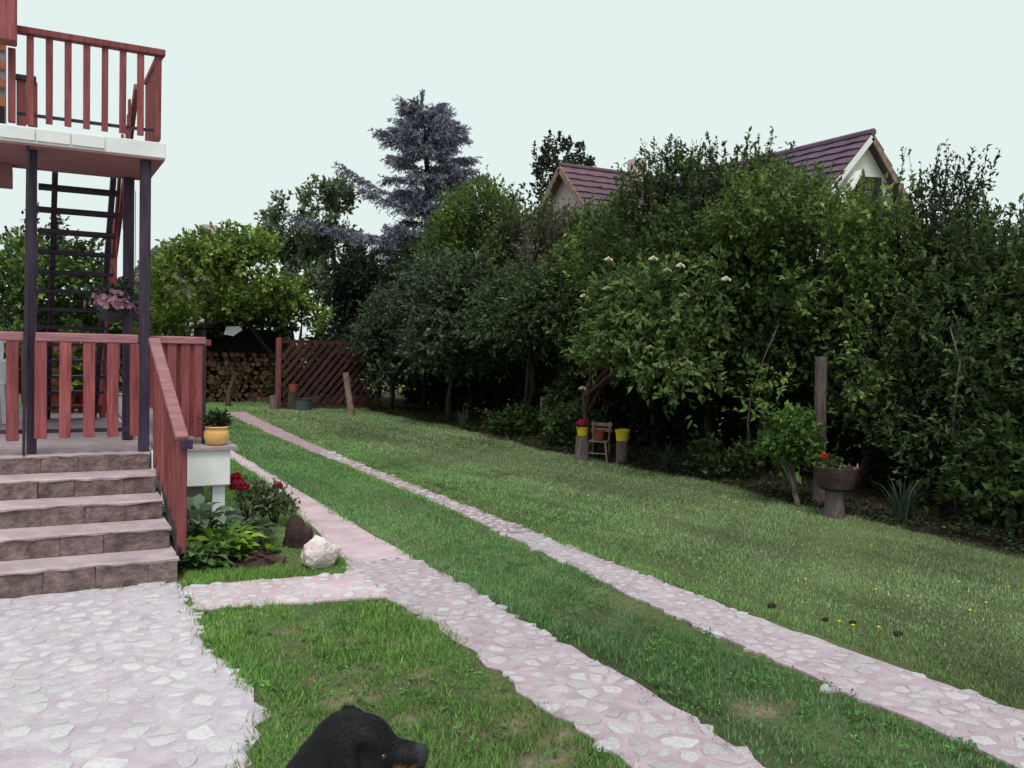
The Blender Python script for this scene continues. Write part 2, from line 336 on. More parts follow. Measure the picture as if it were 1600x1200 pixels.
# ------------------------------------------------------------------ ground
def build_ground():
    xs = np.concatenate([[-600, -150, -50, -20, -10], np.arange(-5, 10.5, .09), np.arange(11, 30, 1.0), [40, 60, 150, 600]])
    ys = np.concatenate([[-600, -150, -40, -12, -6], np.arange(-3, 12, .09), np.arange(12, 30, .25), [32, 36, 42, 55, 80, 150, 300, 900]])
    X, Y = np.meshgrid(xs, ys); x = X.ravel(); y = Y.ravel(); P = np.stack([x, y, x*0], 1)
    z = .010*nse(P, .9)+.006*nse(P, 4)
    inp = np.zeros(len(x), bool)
    band = np.zeros(len(x), bool)
    for p in PATHS:
        q = [pip(x+dx, y+dy, p) for dx, dy in ((0, 0), (.12, 0), (-.12, 0), (0, .12), (0, -.12))]
        inp |= q[0] & q[1] & q[2] & q[3] & q[4]; band |= q[0] | q[1] | q[2] | q[3] | q[4]
    z = np.where(inp, -.03, np.where(band, 0.001+.3*z, z+.004))
    z = np.where((x > 7.6) & (x < 9.4), z+.04, z)
    n1 = nse(P, 1.1)[:, None]; n2 = nse(P+5, 6)[:, None]
    g = np.array([.085, .11, .045])*(1+.25*n1+.2*n2)
    dry = np.array([.27, .22, .16]); soil = np.array([.05, .033, .026])*(1+.3*n2); yel = np.array([.14, .15, .045])
    w = .6*np.clip(patch_w(x, y)*1.5*np.clip(.6+nse(P+2, 9), 0, 1.2), 0, 1)[:, None]; col = g*(1-w)+dry*w
    bed = pip(x, y, BED) | ((x > hedge_x(y)) & (x < 9.7) & (y > -5) & (y < 30))
    col = np.where(bed[:, None], soil, col)
    col = np.where((x > 9.7)[:, None], yel, col)
    ny, nx = X.shape; i = (np.arange(ny-1)[:, None]*nx+np.arange(nx-1)[None]).ravel()
    F_ = np.stack([i, i+1, i+nx+1, i+nx], 1)
    o = link('ground', raw_mesh('ground', np.stack([x, y, z], 1), F_, col, True), 'ground'); tag(o, 'wide lawn and garden soil around the drive', kind='structure')
build_ground()

def slab(name, poly, z, mat, label, wob=.02, step=.08):
    """thin paving bed with an uneven outline"""
    pts = []
    for i in range(len(poly)):
        a = Vector(poly[i]); b = Vector(poly[(i+1) % len(poly)]); m = max(1, int((b-a).length/step))
        for k in range(m): p = a.lerp(b, k/m); pts.append((p.x+random.uniform(-wob, wob), p.y+random.uniform(-wob, wob)))
    n = len(pts); b = MB(); b.add([(x, y, z) for x, y in pts]+[(x*1, y, z-.08) for x, y in pts], [tuple(range(n))]+[(i, (i+1) % n, n+(i+1) % n, n+i) for i in range(n)])
    o = b.build(name, mat); tag(o, label, kind='structure'); return o
def clip(poly, px, py, nx, ny):
    out = []
    for i in range(len(poly)):
        a = poly[i]; b = poly[(i+1) % len(poly)]; da = (a[0]-px)*nx+(a[1]-py)*ny; db = (b[0]-px)*nx+(b[1]-py)*ny
        if da <= 0: out.append(a)
        if (da < 0 < db) or (db < 0 < da): t = da/(da-db); out.append((a[0]+(b[0]-a[0])*t, a[1]+(b[1]-a[1])*t))
    return out
def stone_verts(poly, z, h, inset):
    cx = sum(p[0] for p in poly)/len(poly); cy = sum(p[1] for p in poly)/len(poly); n = len(poly)
    tx, ty = random.uniform(-.05, .05), random.uniform(-.05, .05); vs = []
    for s, zz in ((1.0, -.02), (1.0-inset*.3, h*.6), (1.0-inset, h)):
        for x, y in poly: vs.append((cx+(x-cx)*s, cy+(y-cy)*s, z+zz+((x-cx)*tx+(y-cy)*ty if zz > 0 else 0)+(random.uniform(-.0015, .0015) if zz > 0 else 0)))
    vs.append((cx, cy, z+h+.003)); fs = []
    for r in range(2): fs += [(r*n+i, r*n+(i+1) % n, (r+1)*n+(i+1) % n, (r+1)*n+i) for i in range(n)]
    fs += [(2*n+i, 2*n+(i+1) % n, 3*n) for i in range(n)]
    return vs, fs
def pave(parent, poly, z, s0, size_f, keepf, limit=290, ymin=-1e9, ymax=1e9, mat='stone'):
    """flat stones bedded in mortar: Voronoi cells shrunk to irregular pieces"""
    xs = [p[0] for p in poly]; ys = [p[1] for p in poly]; y0, y1 = max(min(ys), ymin), min(max(ys), ymax); x0, x1 = max(min(xs), -1.6), max(xs)
    sites = []
    y = y0
    while y < y1:
        s = s0*size_f(y); x = x0-s*random.random()
        while x < x1+s: sites.append((x+random.uniform(-.38, .38)*s, y+random.uniform(-.38, .38)*s, s)); x += s
        y += s*.82
    S = np.array(sites); ins = pip(S[:, 0], S[:, 1], poly); cand = []
    for i in np.nonzero(ins)[0]:
        x, y, s = S[i]; cell = [(x-s, y-s), (x+s, y-s), (x+s, y+s), (x-s, y+s)]
        dd = (S[:, 0]-x)**2+(S[:, 1]-y)**2
        for j in np.argsort(dd)[1:14]:
            qx, qy = S[j, 0], S[j, 1]; cell = clip(cell, (x+qx)/2, (y+qy)/2, qx-x, qy-y)
            if len(cell) < 3: break
        if len(cell) < 3: continue
        if random.random() < .05: continue
        f = random.choice((.5, .6, .68, .76, .82, .88, .94)); cx = sum(p[0] for p in cell)/len(cell); cy = sum(p[1] for p in cell)/len(cell)
        pts = []
        for k in range(len(cell)):
            a, b = cell[k], cell[(k+1) % len(cell)]
            pts.append((cx+(a[0]-cx)*f*random.uniform(.8, 1), cy+(a[1]-cy)*f*random.uniform(.8, 1)))
            if math.hypot(a[0]-b[0], a[1]-b[1]) > s*.4: m = random.uniform(.35, .65); q = f*random.uniform(.88, 1.04); pts.append((cx+(a[0]+(b[0]-a[0])*m-cx)*q, cy+(a[1]+(b[1]-a[1])*m-cy)*q))
        cand.append((keepf(cx, cy), pts))
    cand.sort(key=lambda c: -c[0]); rest = MB(); k = 0
    for score, pts in cand:
        vs, fs = stone_verts(pts, z, random.uniform(.002, .008), random.uniform(.18, .42))
        if score > 0 and k < limit:
            me = bpy.data.meshes.new('stone'); me.from_pydata(vs, [], fs); me.update(); link('stone', me, mat, parent); k += 1
        else: rest.add(vs, fs)
    if rest.v: o = rest.build('far_stones', 'stone2', parent); o['kind'] = 'stuff'
    return k
def vis(cx, cy):
    """rank by size in view; zero when well outside the photograph"""
    d = math.hypot(cx, cy); a = math.degrees(math.atan2(cx, cy))
    return 1/d if (-6 < a < 62 and d > 3.0) else 0
te = slab('terrace', TERR, .008, 'mortar', 'pale stone terrace bedded in lilac mortar at the foot of the steps', .035, .1)
print('stones', pave(te, TERR, .008, .118, lambda y: 1.0+max(0, (4.6-y))*.35, vis, ymin=0.5))
cp = slab('cross_path', CROSS, .010, 'concrete', 'short pale path joining terrace and stone track', .015, .08)
print('stones', pave(cp, CROSS, .010, .10, lambda y: 1.0, vis))
ta = slab('stone_track', TRK_A, .008, 'mortar_b', 'nearer stone wheel track of the drive', .03, .09)
print('stones', pave(ta, TRK_A, .008, .105, lambda y: 1.0+max(0, (4.2-y))*.22, vis, ymin=0.5, mat='stone_b'))
cn = slab('concrete_path', CONC, .008, 'concrete', 'smooth pinkish concrete path beside the flower bed', .015, .15)
tb = slab('stone_track', TRK_B, .008, 'mortar_b', 'farther stone wheel track running along the lawn', .025, .09)
print('stones', pave(tb, TRK_B, .008, .095, lambda y: 1.0+max(0, (3.8-y))*.2, vis, ymin=0.5, ymax=11, mat='stone_b'))
tc_ = slab('cement_track', TRK_C, .008, 'pinkpath', 'pinkish far stretch of the farther wheel track', .025, .09)
pave(tc_, TRK_C, .008, .105, lambda y: 1.0+(y-6.9)*.02, vis, ymax=13, mat='stone_b')

# ------------------------------------------------------------------ grass
def build_grass():
    parts = []
    def scatter(n, x0, x1, y0, y1, h, w, near):
        x = rng.uniform(x0, x1, n); y = rng.uniform(y0, y1, n)
        a = np.degrees(np.arctan2(x, y)); d = np.hypot(x, y)
        k = (a > -8) & (a < 66) & (d > 1.3)
        x, y = x[k], y[k]
        ins = np.zeros(len(x), bool)
        jx = x+rng.normal(size=len(x))*.034; jy = y+rng.normal(size=len(x))*.034
        for p in PATHS: ins |= pip(jx, jy, p)
        bed = pip(x, y, BED); bed |= pip(x, y, [(-5, 6.3), (.95, 6.3), (.95, 9), (1.45, 9), (1.45, 13), (-5, 13)])
        hx = hedge_x(y)+rng.normal(size=len(x))*.12
        P = np.stack([x, y, 0*x], 1); pw = np.clip(patch_w(x, y)*2.0*np.clip(.45+nse(P+2, 24), 0, 1), 0, .9)
        clump = nse(P, 7); k = (~ins) & (~bed) & (x < hx) & (rng.uniform(0, 1, len(x)) > pw) & (rng.uniform(-1.6, 1, len(x)) < clump+.8)
        x, y, P, clump = x[k], y[k], P[k], clump[k]; m = len(x)
        hh = h*rng.uniform(.5, 1.25, m)*(1+.25*clump); az_ = rng.uniform(0, 6.283, m); ln = rng.uniform(.15, 1.0, m)
        zb = .010*nse(P, .9)+.006*nse(P, 4)-.002
        b = np.stack([x, y, zb], 1); sd_ = np.stack([np.cos(az_), np.sin(az_), 0*x], 1); le = np.stack([-np.sin(az_), np.cos(az_), 0*x], 1)
        tip = b+le*(hh*ln)[:, None]+np.array([0, 0, 1])*hh[:, None]
        ww = (w*rng.uniform(.6, 1.4, m))[:, None]
        V = np.stack([b-sd_*ww, b+sd_*ww, tip], 1).reshape(-1, 3)
        near_c = np.array([.18, .345, .08]); far_c = np.array([.255, .355, .175]); lush = np.array([.15, .35, .10])
        t = np.clip((x-3.0)/2.2, 0, 1)[:, None]; base = near_c*(1-t)+far_c*t
        mid = ((x > 2.6) & (x < 3.6))[:, None]; base = np.where(mid, np.array([.17, .335, .13]), base)
        v1 = nse(P, .8)[:, None]; v2 = nse(P+9, 3.1)[:, None]; r = rng.uniform(0, 1, (m, 1))
        c = base*(1+.16*v1+.16*v2)*np.exp(rng.normal(size=(m, 1))*.28)
        c = c*(1-.35*(v1 > .45))+lush*(.35*(v1 > .45))
        c = np.where((r > .93) | ((patch_w(x, y)[:, None] > .18) & (r > .45)), np.array([.34, .28, .15])*rng.uniform(.6, 1.1, (m, 1)), c)
        parts.append((V, np.arange(m*3).reshape(-1, 3), np.repeat(c, 3, 0)))
    scatter(190000, 0.3, 4.2, 1.6, 6.6, .034, .0032, True)
    scatter(150000, 3.8, 7.9, 1.8, 7.0, .026, .004, True)
    scatter(230000, .9, 8.0, 6.2, 13, .028, .0055, False)
    scatter(190000, .9, 8.4, 12.5, 27, .034, .010, False)
    # low rosettes of clover and plantain among the near grass
    n = 1500; x = rng.uniform(.5, 3.6, n); y = rng.uniform(2.2, 6.2, n)
    ins = np.zeros(n, bool)
    for p in PATHS: ins |= pip(x, y, p)
    k = (~ins) & (nse(np.stack([x, y, 0*x], 1), 2.2) > -.1); x, y = x[k], y[k]; n = len(x); q = 7
    ang = rng.uniform(0, 6.28, (n, q)); d = np.stack([np.cos(ang), np.sin(ang), rng.uniform(.25, .9, (n, q))], 2)
    pos = np.repeat(np.stack([x, y, 0*x+.004], 1)[:, None], q, 1)+d*rng.uniform(0, .025, (n, q, 1))
    col = np.array([.09, .21, .05])*np.exp(rng.normal(size=(n, 1, 1))*.25+rng.normal(size=(n, q, 1))*.15)
    Ls = rng.uniform(.014, .030, n*q)
    parts.append(leaves(pos.reshape(-1, 3), d.reshape(-1, 3), np.tile([0, 0, 1.], (n*q, 1))+rng.normal(size=(n*q, 3))*.3, Ls, Ls*.55, col.reshape(-1, 3)))
    o = join_leaves('grass', parts, 'grassblade'); tag(o, 'short mown grass of the lawn between the tracks', 'grass', kind='stuff')
build_grass()
for i, (x, y) in enumerate([(5.21, 3.99), (4.32, 3.78), (4.34, 3.69), (5.57, 3.67), (6.04, 7.14), (5.52, 6.81), (4.81, 6.46), (6.69, 7.29), (4.76, 6.34), (6.1, 3.86), (5.3, 3.6), (5.15, 4.2), (4.45, 3.6), (5.9, 4.1), (4.9, 4.6), (6.3, 5.2), (5.4, 8.2), (6.5, 9.1), (6.9, 6.6), (4.6, 5.4)]):
    b = MB(); b.lathe([(.0015, 0), (.0015, .032), (.009, .035), (.011, .039), (.004, .043)], (x, y, 0), 8)
    tag(b.build('dandelion', 'yellow'), 'tiny yellow flower head dotted in the lawn', 'flower', 'yellow flowers in the lawn')
for i, (x, y, s, lab) in enumerate([(4.25, 4.27,0.83, 'dark earth clod at lawn edge, farthest left of the four clods'), (4.35, 3.91,0.60, 'small dark earth clod, second from left near the yellow flowers'), (4.46, 3.80,0.60, 'small dark earth clod, third from left on the lawn'), (4.52, 3.52,0.75, 'dark earth clod on lawn, the nearest and rightmost of four')]):
    b = MB(); b.lathe([(.035*s, 0), (.04*s, .012), (.03*s, .026*s), (.012*s, .034*s)], (x, y, 0), 9, 1, .8, .25)
    tag(b.build('earth_clod', 'clod', smooth=True), lab, 'clod', 'dark clods on the lawn')

# ------------------------------------------------------------------ steps
SY = [6.35, 6.66, 6.98, 7.30, 7.62]; SZ = [.17, .32, .465, .605, .74]
st = empty('stone_steps', (0, 6.35, 0), 'five worn stone steps climbing to the wooden gate', 'steps')
for i in range(5):
    zb = SZ[i-1] if i else 0.0; y = SY[i]; z = SZ[i]; xr = .90-.012*i
    sc_ = MB().box(-2.4, xr-.02, y+.045, (SY[i+1]+.10 if i < 4 else 7.66), -.02 if i == 0 else zb-.02, z-.034).build('step', 'greywall', st)
    # tread with a chipped nose
    x = -2.4; b = MB(); top = []; n = 34; yb = SY[i+1]+.09 if i < 4 else 7.665
    xs_ = [-2.4+(xr+2.4)*k/n for k in range(n+1)]; prev = None
    for xx in xs_:
        yy = y+.002+random.uniform(-.012, .008); zz = z+random.uniform(-.004, .004)
        ring = [(xx, yb, z), (xx, yy+.03, z), (xx, yy, zz-.008), (xx, yy+.004, zz-.012-random.uniform(0, .014)), (xx, yb, z-.034)]
        b.v += ring
        if prev is not None:
            o = len(b.v)-10
            for k in range(5): b.f.append((o+k, o+5+k, o+5+(k+1) % 5, o+(k+1) % 5))
        prev = 1
    b.f += [(0, 1, 2, 3, 4), tuple(len(b.v)-1-k for k in range(5))]
    b.build('tread', 'tread', sc_)
    x = -2.38
    while x < xr-.02:
        w = random.uniform(.22, .5); x1 = min(xr-.006, x+w)
        if xr-x1 < .09: x1 = xr-.006
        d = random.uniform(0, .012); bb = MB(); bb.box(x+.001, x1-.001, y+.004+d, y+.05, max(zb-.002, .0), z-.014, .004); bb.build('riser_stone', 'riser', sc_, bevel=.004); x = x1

# ------------------------------------------------------------------ own house: porch slab, balcony slab, posts, upper corner
ho = empty('house', (-1.5, 9, 0), 'red timbered house corner with white edged porch and balcony slab', 'house')
MB().box(-6, .86, 7.67, 12.6, .45, .738).build('porch_slab', 'deckfloor', ho)
MB().box(.866, 1.47, 7.60, 12.6, .45, .742).build('porch_edge_slab', 'white', ho, bevel=.006)
b = MB(); b.box(.9, 1.52, 7.57, 12.62, .746, .772, .004); b.build('porch_coping', 'deckfloor', ho)
MB().box(-6, 1.28, 7.75, 12.5, -.1, .448).build('porch_base', 'greywall', ho)
MB().box(1.34, 1.44, 7.66, 7.76, -.1, .447).build('pillar', 'white', ho)
MB().box(.905, .99, 7.35, 7.64, .30, .66).build('string_wall', 'white', ho)
bs = MB().box(-.62, .95, 7.60, 8.72, 3.06, 3.18).build('balcony_slab', 'white', ho, bevel=.004)
MB().box(-.62, .945, 7.604, 8.70, 3.045, 3.058).build('balcony_soffit', 'under', ho)
for k in range(3):
    x0 = -.19+.235*k; b = MB(); b.box(x0+.004, x0+.231, 7.585, 7.598, 3.08, 3.17); b.build('fascia_panel', 'white', ho, bevel=.003)
MB().box(-1.0, -.12, 8.50, 8.95, 2.90, 3.043).build('beam', 'under', ho)
def post(x, y, z0, z1, s, m='wood_dark', name='post'): return MB().box(x-s/2, x+s/2, y-s/2, y+s/2, z0, z1).build(name, m, ho, bevel=.006)
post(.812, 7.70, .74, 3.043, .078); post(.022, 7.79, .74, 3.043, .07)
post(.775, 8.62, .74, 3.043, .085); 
b = MB(); b.bar((-.03, 7.645, .745), (-.005, 7.645, 3.04), .022, .022, (0, 1, 0)); b.build('downpipe', 'metal', ho)
# upper corner: eave board, post, brick face and dark door
MB().box(-1.2, -.075, 7.45, 7.60, 3.74, 5.2).build('eave_board', 'wood', ho, bevel=.01)
MB().box(-.135, -.085, 7.62, 7.70, 3.21, 3.74).build('balcony_post', 'wood', ho, bevel=.004)
uw = MB().box(-1.0, -.17, 8.60, 8.95, 3.045, 5.2).build('upper_wall', 'greywall', ho)
for r in range(16):
    for c in range(4):
        x1 = -.172-c*.20-(.10 if r % 2 else 0); z0 = 3.52+r*.075
        MB().box(x1-.19, x1, 8.585, 8.64, z0, z0+.064, .002).build('brick', 'brick', uw)
MB().box(-.9, -.178, 8.57, 8.61, 3.21, 3.51).build('door_panel', 'dark', ho)
MB().box(-6, -1.05, 8.7, 15, 0, 5.2).build('wall', 'white', ho)
b = MB(); b.add([(-6.4, 8.2, 5.2), (-.6, 8.2, 5.2), (-.6, 15.4, 5.2), (-6.4, 15.4, 5.2), (-3.5, 8.2, 7.4), (-3.5, 15.4, 7.4)], [(0, 1, 2, 3), (0, 4, 1), (3, 2, 5), (0, 3, 5, 4), (1, 4, 5, 2)]); b.build('roof', 'roof_l', ho)

# balcony railing
br = empty('balcony_railing', (.4, 7.65, 3.2), 'red wooden balcony railing with upright slats above white slab', 'railing')
MB().bar((-.08, 7.655, 3.885), (.945, 7.655, 3.885), .075, .05).build('top_rail', 'wood', br, bevel=.006)
MB().bar((-.08, 7.695, 3.285), (.90, 7.695, 3.285), .025, .022).build('bottom_rail', 'wood_dark', br)
for k in range(8):
    x = .008+.1265*k; MB().box(x-.024, x+.024, 7.642, 7.664, 3.225 if k else 3.205, 3.86, .002).build('slat', 'wood', br, bevel=.003)
MB().bar((.915, 7.70, 3.885), (.915, 8.60, 3.885), .05, .045).build('top_rail', 'wood', br, bevel=.005)
MB().bar((.915, 7.72, 3.285), (.915, 8.60, 3.285), .022, .02).build('bottom_rail', 'wood_dark', br)
for k in range(10):
    y = 7.735+.094*k; MB().box(.903, .926, y-.034, y+.034, 3.225, 3.86, .002).build('slat', 'wood', br, bevel=.003)
MB().bar((-.14, 8.66, 3.79), (.055, 8.66, 3.79), .06, .04).build('top_rail', 'wood_dark', br)
for k in range(2): MB().box(-.09+.085*k, -.02+.085*k, 8.65, 8.67, 3.26, 3.77, .002).build('slat', 'wood', br, bevel=.003)

# gate and lower railings
gt = empty('gate', (.4, 7.7, .74), 'closed red wooden slat gate at the top of the steps', 'gate')
MB().bar((.045, 7.70, 1.635), (.77, 7.70, 1.635), .06, .07).build('top_rail', 'wood_pale', gt, bevel=.008)
MB().bar((.06, 7.735, .915), (.765, 7.735, .915), .025, .03).build('bottom_rail', 'wood_dark', gt)
for k in range(5):
    x = .082+.167*k; MB().box(x-.042, x+.042, 7.675, 7.70, .865, 1.60, .003).build('slat', 'wood', gt, bevel=.004)
fr = empty('railing', (-1, 7.7, .74), 'red slat railing left of the gate at photo edge', 'railing')
MB().bar((-2.4, 7.70, 1.635), (-.03, 7.70, 1.635), .06, .07).build('top_rail', 'wood_pale', fr, bevel=.008)
MB().bar((-2.4, 7.735, .915), (-.04, 7.735, .915), .025, .03).build('bottom_rail', 'wood_dark', fr)
for k in range(13):
    x = -.105-.172*k; MB().box(x-.042, x+.042, 7.675, 7.70, .85, 1.60, .003).build('slat', 'wood', fr, bevel=.004)
pn = empty('board_panel', (1.1, 7.8, .74), 'closed red vertical board panel between gate post and orange pot', 'railing')
MB().bar((.856, 7.83, 1.635), (1.30, 7.83, 1.635), .09, .06).build('top_rail', 'wood_pale', pn, bevel=.006)
for k in range(4):
    x = .93+.105*k; MB().box(x-.036, x+.036, 7.80, 7.822, .83, 1.605, .002).build('board', 'wood', pn, bevel=.003)
for k in range(3):
    x = .985+.105*k; MB().box(x-.04, x+.04, 7.826, 7.845, .84, 1.604, .002).build('board', 'wood', pn)
MB().box(1.275, 1.30, 7.79, 7.83, .772, 1.60).build('post', 'wood_dark', pn, bevel=.004)
sr = empty('porch_side_railing', (1.3, 10, .74), 'dark red slat railing along far side and back of porch', 'railing')
MB().bar((1.32, 7.88, 1.62), (1.32, 12.4, 1.62), .07, .05).build('top_rail', 'wood', sr)
MB().bar((-2, 12.42, 1.62), (1.35, 12.42, 1.62), .07, .05).build('top_rail', 'wood', sr)
for k in range(26):
    y = 7.98+.172*k; MB().box(1.305, 1.328, y-.045, y+.045, .80, 1.60, .002).build('slat', 'wood', sr)
for k in range(20):
    x = -2+.165*k; MB().box(x-.055, x+.055, 12.41, 12.432, .80, 1.60, .002).build('slat', 'wood', sr)

# sloping handrail beside the steps
hr = empty('stair_railing', (.9, 6.45, .17), 'sloping red handrail with dark slats beside the stone steps', 'railing')
A0 = Vector((.872, 7.60, 1.635)); A1 = Vector((.925, 6.44, .965))
MB().bar(A0, A1, .085, .035).build('handrail', 'wood_pale', hr, bevel=.006)
MB().box(.895, .955, 6.41, 6.47, .18, .945).build('post', 'wood', hr, bevel=.006)
MB().box(.905, .985, 6.375, 6.40, .90, .965).build('end_block', 'wood_dark', hr, bevel=.004)
for k in range(7):
    t = (k+.55)/7.4; p = A0.lerp(A1, t); zb = .66-.47*t
    MB().box(p.x-.012, p.x+.012, p.y-.034, p.y+.034, zb, p.z-.02, .003).build('slat', 'wood', hr, bevel=.003)
MB().bar((.895, 7.58, .70), (.905, 6.40, .20), .03, .055).build('stringer', 'metal', hr)

# open wooden stair behind the balcony
ws = empty('wooden_staircase', (.38, 9.8, .74), 'steep open dark wooden staircase behind balcony posts', 'staircase')
for x in (.20, .66):
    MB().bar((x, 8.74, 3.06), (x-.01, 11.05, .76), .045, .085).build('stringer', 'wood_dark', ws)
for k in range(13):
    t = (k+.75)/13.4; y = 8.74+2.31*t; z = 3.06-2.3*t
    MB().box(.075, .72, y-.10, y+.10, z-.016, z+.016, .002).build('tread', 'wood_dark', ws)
MB().bar((.84, 8.68, 3.86), (.735, 11.0, 1.55), .04, .08).build('handrail', 'wood', ws)
for k in range(5): MB().box(.78, .80, 8.74+.11*k, 8.82+.11*k, 3.10-.11*k, 3.76-.11*k).build('slat', 'wood', ws)
MB().bar((.735, 8.75, 3.42), (.735, 11.0, 1.25), .025, .09).build('guard_rail', 'wood', ws)
MB().box(.70, .77, 11.0, 11.07, .74, 1.6).build('newel_post', 'wood', ws)
MB().box(.70, .77, 9.70, 9.77, 1.9, 2.85).build('newel_post', 'wood', ws)

# ------------------------------------------------------------------ things on and by the porch
def flower_mass(name, c, r, n, c1, c2, size, parent, flat=1.0, up=.6):
    d = unit(rng.normal(size=(n, 3))); d[:, 2] = np.abs(d[:, 2])*flat+(0 if flat < 1 else -.25); p = np.array(c)+d*np.array(r)*rng.uniform(.55, 1, (n, 1)); parts = []
    for k in range(5):
        a = k*1.257+rng.uniform(0, 1, n); t1 = unit(np.cross(d, np.array([.3, .5, .8]))); t2 = np.cross(d, t1)
        dd = t1*np.cos(a)[:, None]+t2*np.sin(a)[:, None]+d*up
        col = np.array(c1)+(np.array(c2)-np.array(c1))*rng.uniform(0, 1, (n, 1)); parts.append(leaves(p, dd, d+.01, size*rng.uniform(.7, 1.2, n), size*.9, col, .1, .1))
    return join_leaves(name, parts, 'petal', parent)
def leaf_mass(name, c, r, n, c1, c2, leaf, wid, parent, slen=.1, k=4, up=.5):
    parts = crown([(c, r)], n, c1, c2, leaf=leaf, wid=wid, k=k, slen=slen, up=up, gap=-9, shell=.9, flat_bottom=1)
    return join_leaves(name, parts, 'leaf', parent)
# orange pot on the porch corner
op = empty('flower_pot', (1.375, 7.70, .772), 'round glazed orange flower pot on the white porch corner', 'pot')
MB().lathe([(.055, 0), (.085, .02), (.103, .07), (.100, .115), (.088, .14), (.098, .145), (.1, .158), (.085, .158), (.075, .125)], (1.375, 7.70, .773), 28).build('bowl', 'orange', op, smooth=True)
MB().lathe([(.08, 0), (.07, .012), (.03, .018)], (1.375, 7.70, .895), 14).build('soil', 'soil', op)
leaf_mass('plant', (1.35, 7.72, .955), (.05, .05, .05), 60, (.035, .07, .025), (.07, .10, .05), .045, .022, op, .05, 5)
leaf_mass('plant', (1.41, 7.70, .955), (.035, .035, .045), 60, (.03, .03, .02), (.05, .05, .03), .035, .015, op, .05, 5)
# hanging baskets
for nm, c, s, lab in (('hanging_basket', (.63, 8.60, 1.95), 1.25, 'larger hanging basket of pink flowers before dark stair post'), ('hanging_basket', (.895, 9.3, 1.92), .85, 'smaller hanging basket of pink flowers between two dark posts')):
    e = empty(nm, (c[0], c[1], c[2]-.1), lab, 'basket')
    MB().lathe([(.05*s, -.13*s), (.085*s, -.09*s), (.10*s, -.02*s), (.09*s, -.02*s)], c, 16).build('pot', 'bluegrey', e)
    leaf_mass('foliage', c, (.13*s, .13*s, .12*s), 90, (.03, .055, .03), (.09, .13, .09), .05, .03, e, .06, 4)
    flower_mass('blossom', c, (.16*s, .16*s, .14*s), int(110*s), (.62, .24, .38), (.80, .52, .62), .034, e)
    b = MB()
    for a in (0, 2.1, 4.2): b.tube([(c[0]+.09*s*math.cos(a), c[1]+.09*s*math.sin(a), c[2]-.02), (c[0], c[1], c[2]+.34)], .003, 4)
    b.tube([(c[0], c[1], c[2]+.34), (c[0], c[1], 3.04)], .003, 4); b.build('hanger', 'metal', e)
# white garden chair at the left edge
wc = empty('garden_chair', (-.40, 10.6, .742), 'white plastic garden chair behind railing at left edge', 'chair')
MB().box(-.64, -.21, 10.4, 10.84, 1.13, 1.16).build('seat', 'white_pl', wc, bevel=.01)
for x in (-.62, -.24):
    for y in (10.42, 10.82): MB().bar((x, y, 1.13), (x+(.03 if x > -.4 else -.03), y+(.03 if y > 10.6 else -.03), .745), .04, .05, (0, 1, 0)).build('leg', 'white_pl', wc)
for k in range(5): MB().bar((-.60+k*.085, 10.83, 1.16), (-.60+k*.085, 10.95, 1.58), .055, .012, (0, 1, 0)).build('back_slat', 'white_pl', wc)
MB().bar((-.65, 10.955, 1.585), (-.20, 10.955, 1.585), .03, .06).build('back_rail', 'white_pl', wc, bevel=.008)
for x in (-.645, -.205): MB().bar((x, 10.38, 1.37), (x, 10.92, 1.37), .05, .025).build('armrest', 'white_pl', wc, bevel=.006); MB().bar((x, 10.42, 1.15), (x, 10.40, 1.36), .035, .03, (0, 1, 0)).build('arm_post', 'white_pl', wc)
# pots on the porch floor
for x, y, r, h, m, lab, lf in ((.36, 11.9, .17, .24, 'terra', 'terracotta pot with pale green leaves behind the gate', 1), (.66, 11.9, .19, .30, 'redpl', 'large red pot with dark plant behind the gate', 0)):
    e = empty('potted_plant', (x, y, .745), lab, 'potted plant')
    MB().lathe([(r*.7, 0), (r, h*.9), (r*1.08, h*.9), (r*1.08, h), (r*.9, h), (r*.85, h*.85)], (x, y, .745), 20).build('pot', m, e, smooth=False)
    leaf_mass('plant', (x, y, .745+h+.18), (.24, .2, .2), 40, (.10, .17, .03) if lf else (.03, .06, .02), (.26, .32, .06) if lf else (.07, .10, .04), .12, .09, e, .12, 4)
bl = MB(); bl.lathe([(.0, 0), (.05, .01), (.085, .045), (.1, .1), (.085, .155), (.05, .19), (0.001, .2)], (.80, 11.7, .745), 18); tag(bl.build('red_ball', 'redpl', smooth=True), 'small red ball on porch floor beside the red pot', 'ball')
b = MB(); b.lathe([(.05, 0), (.06, .02), (.06, .17), (.03, .21), (.03, .25), (.036, .25), (.03, .262)], (.92, 11.1, .745), 16); tag(b.build('pale_jar', 'sheet', smooth=True), 'pale jar on the porch floor near gate post', 'jar')

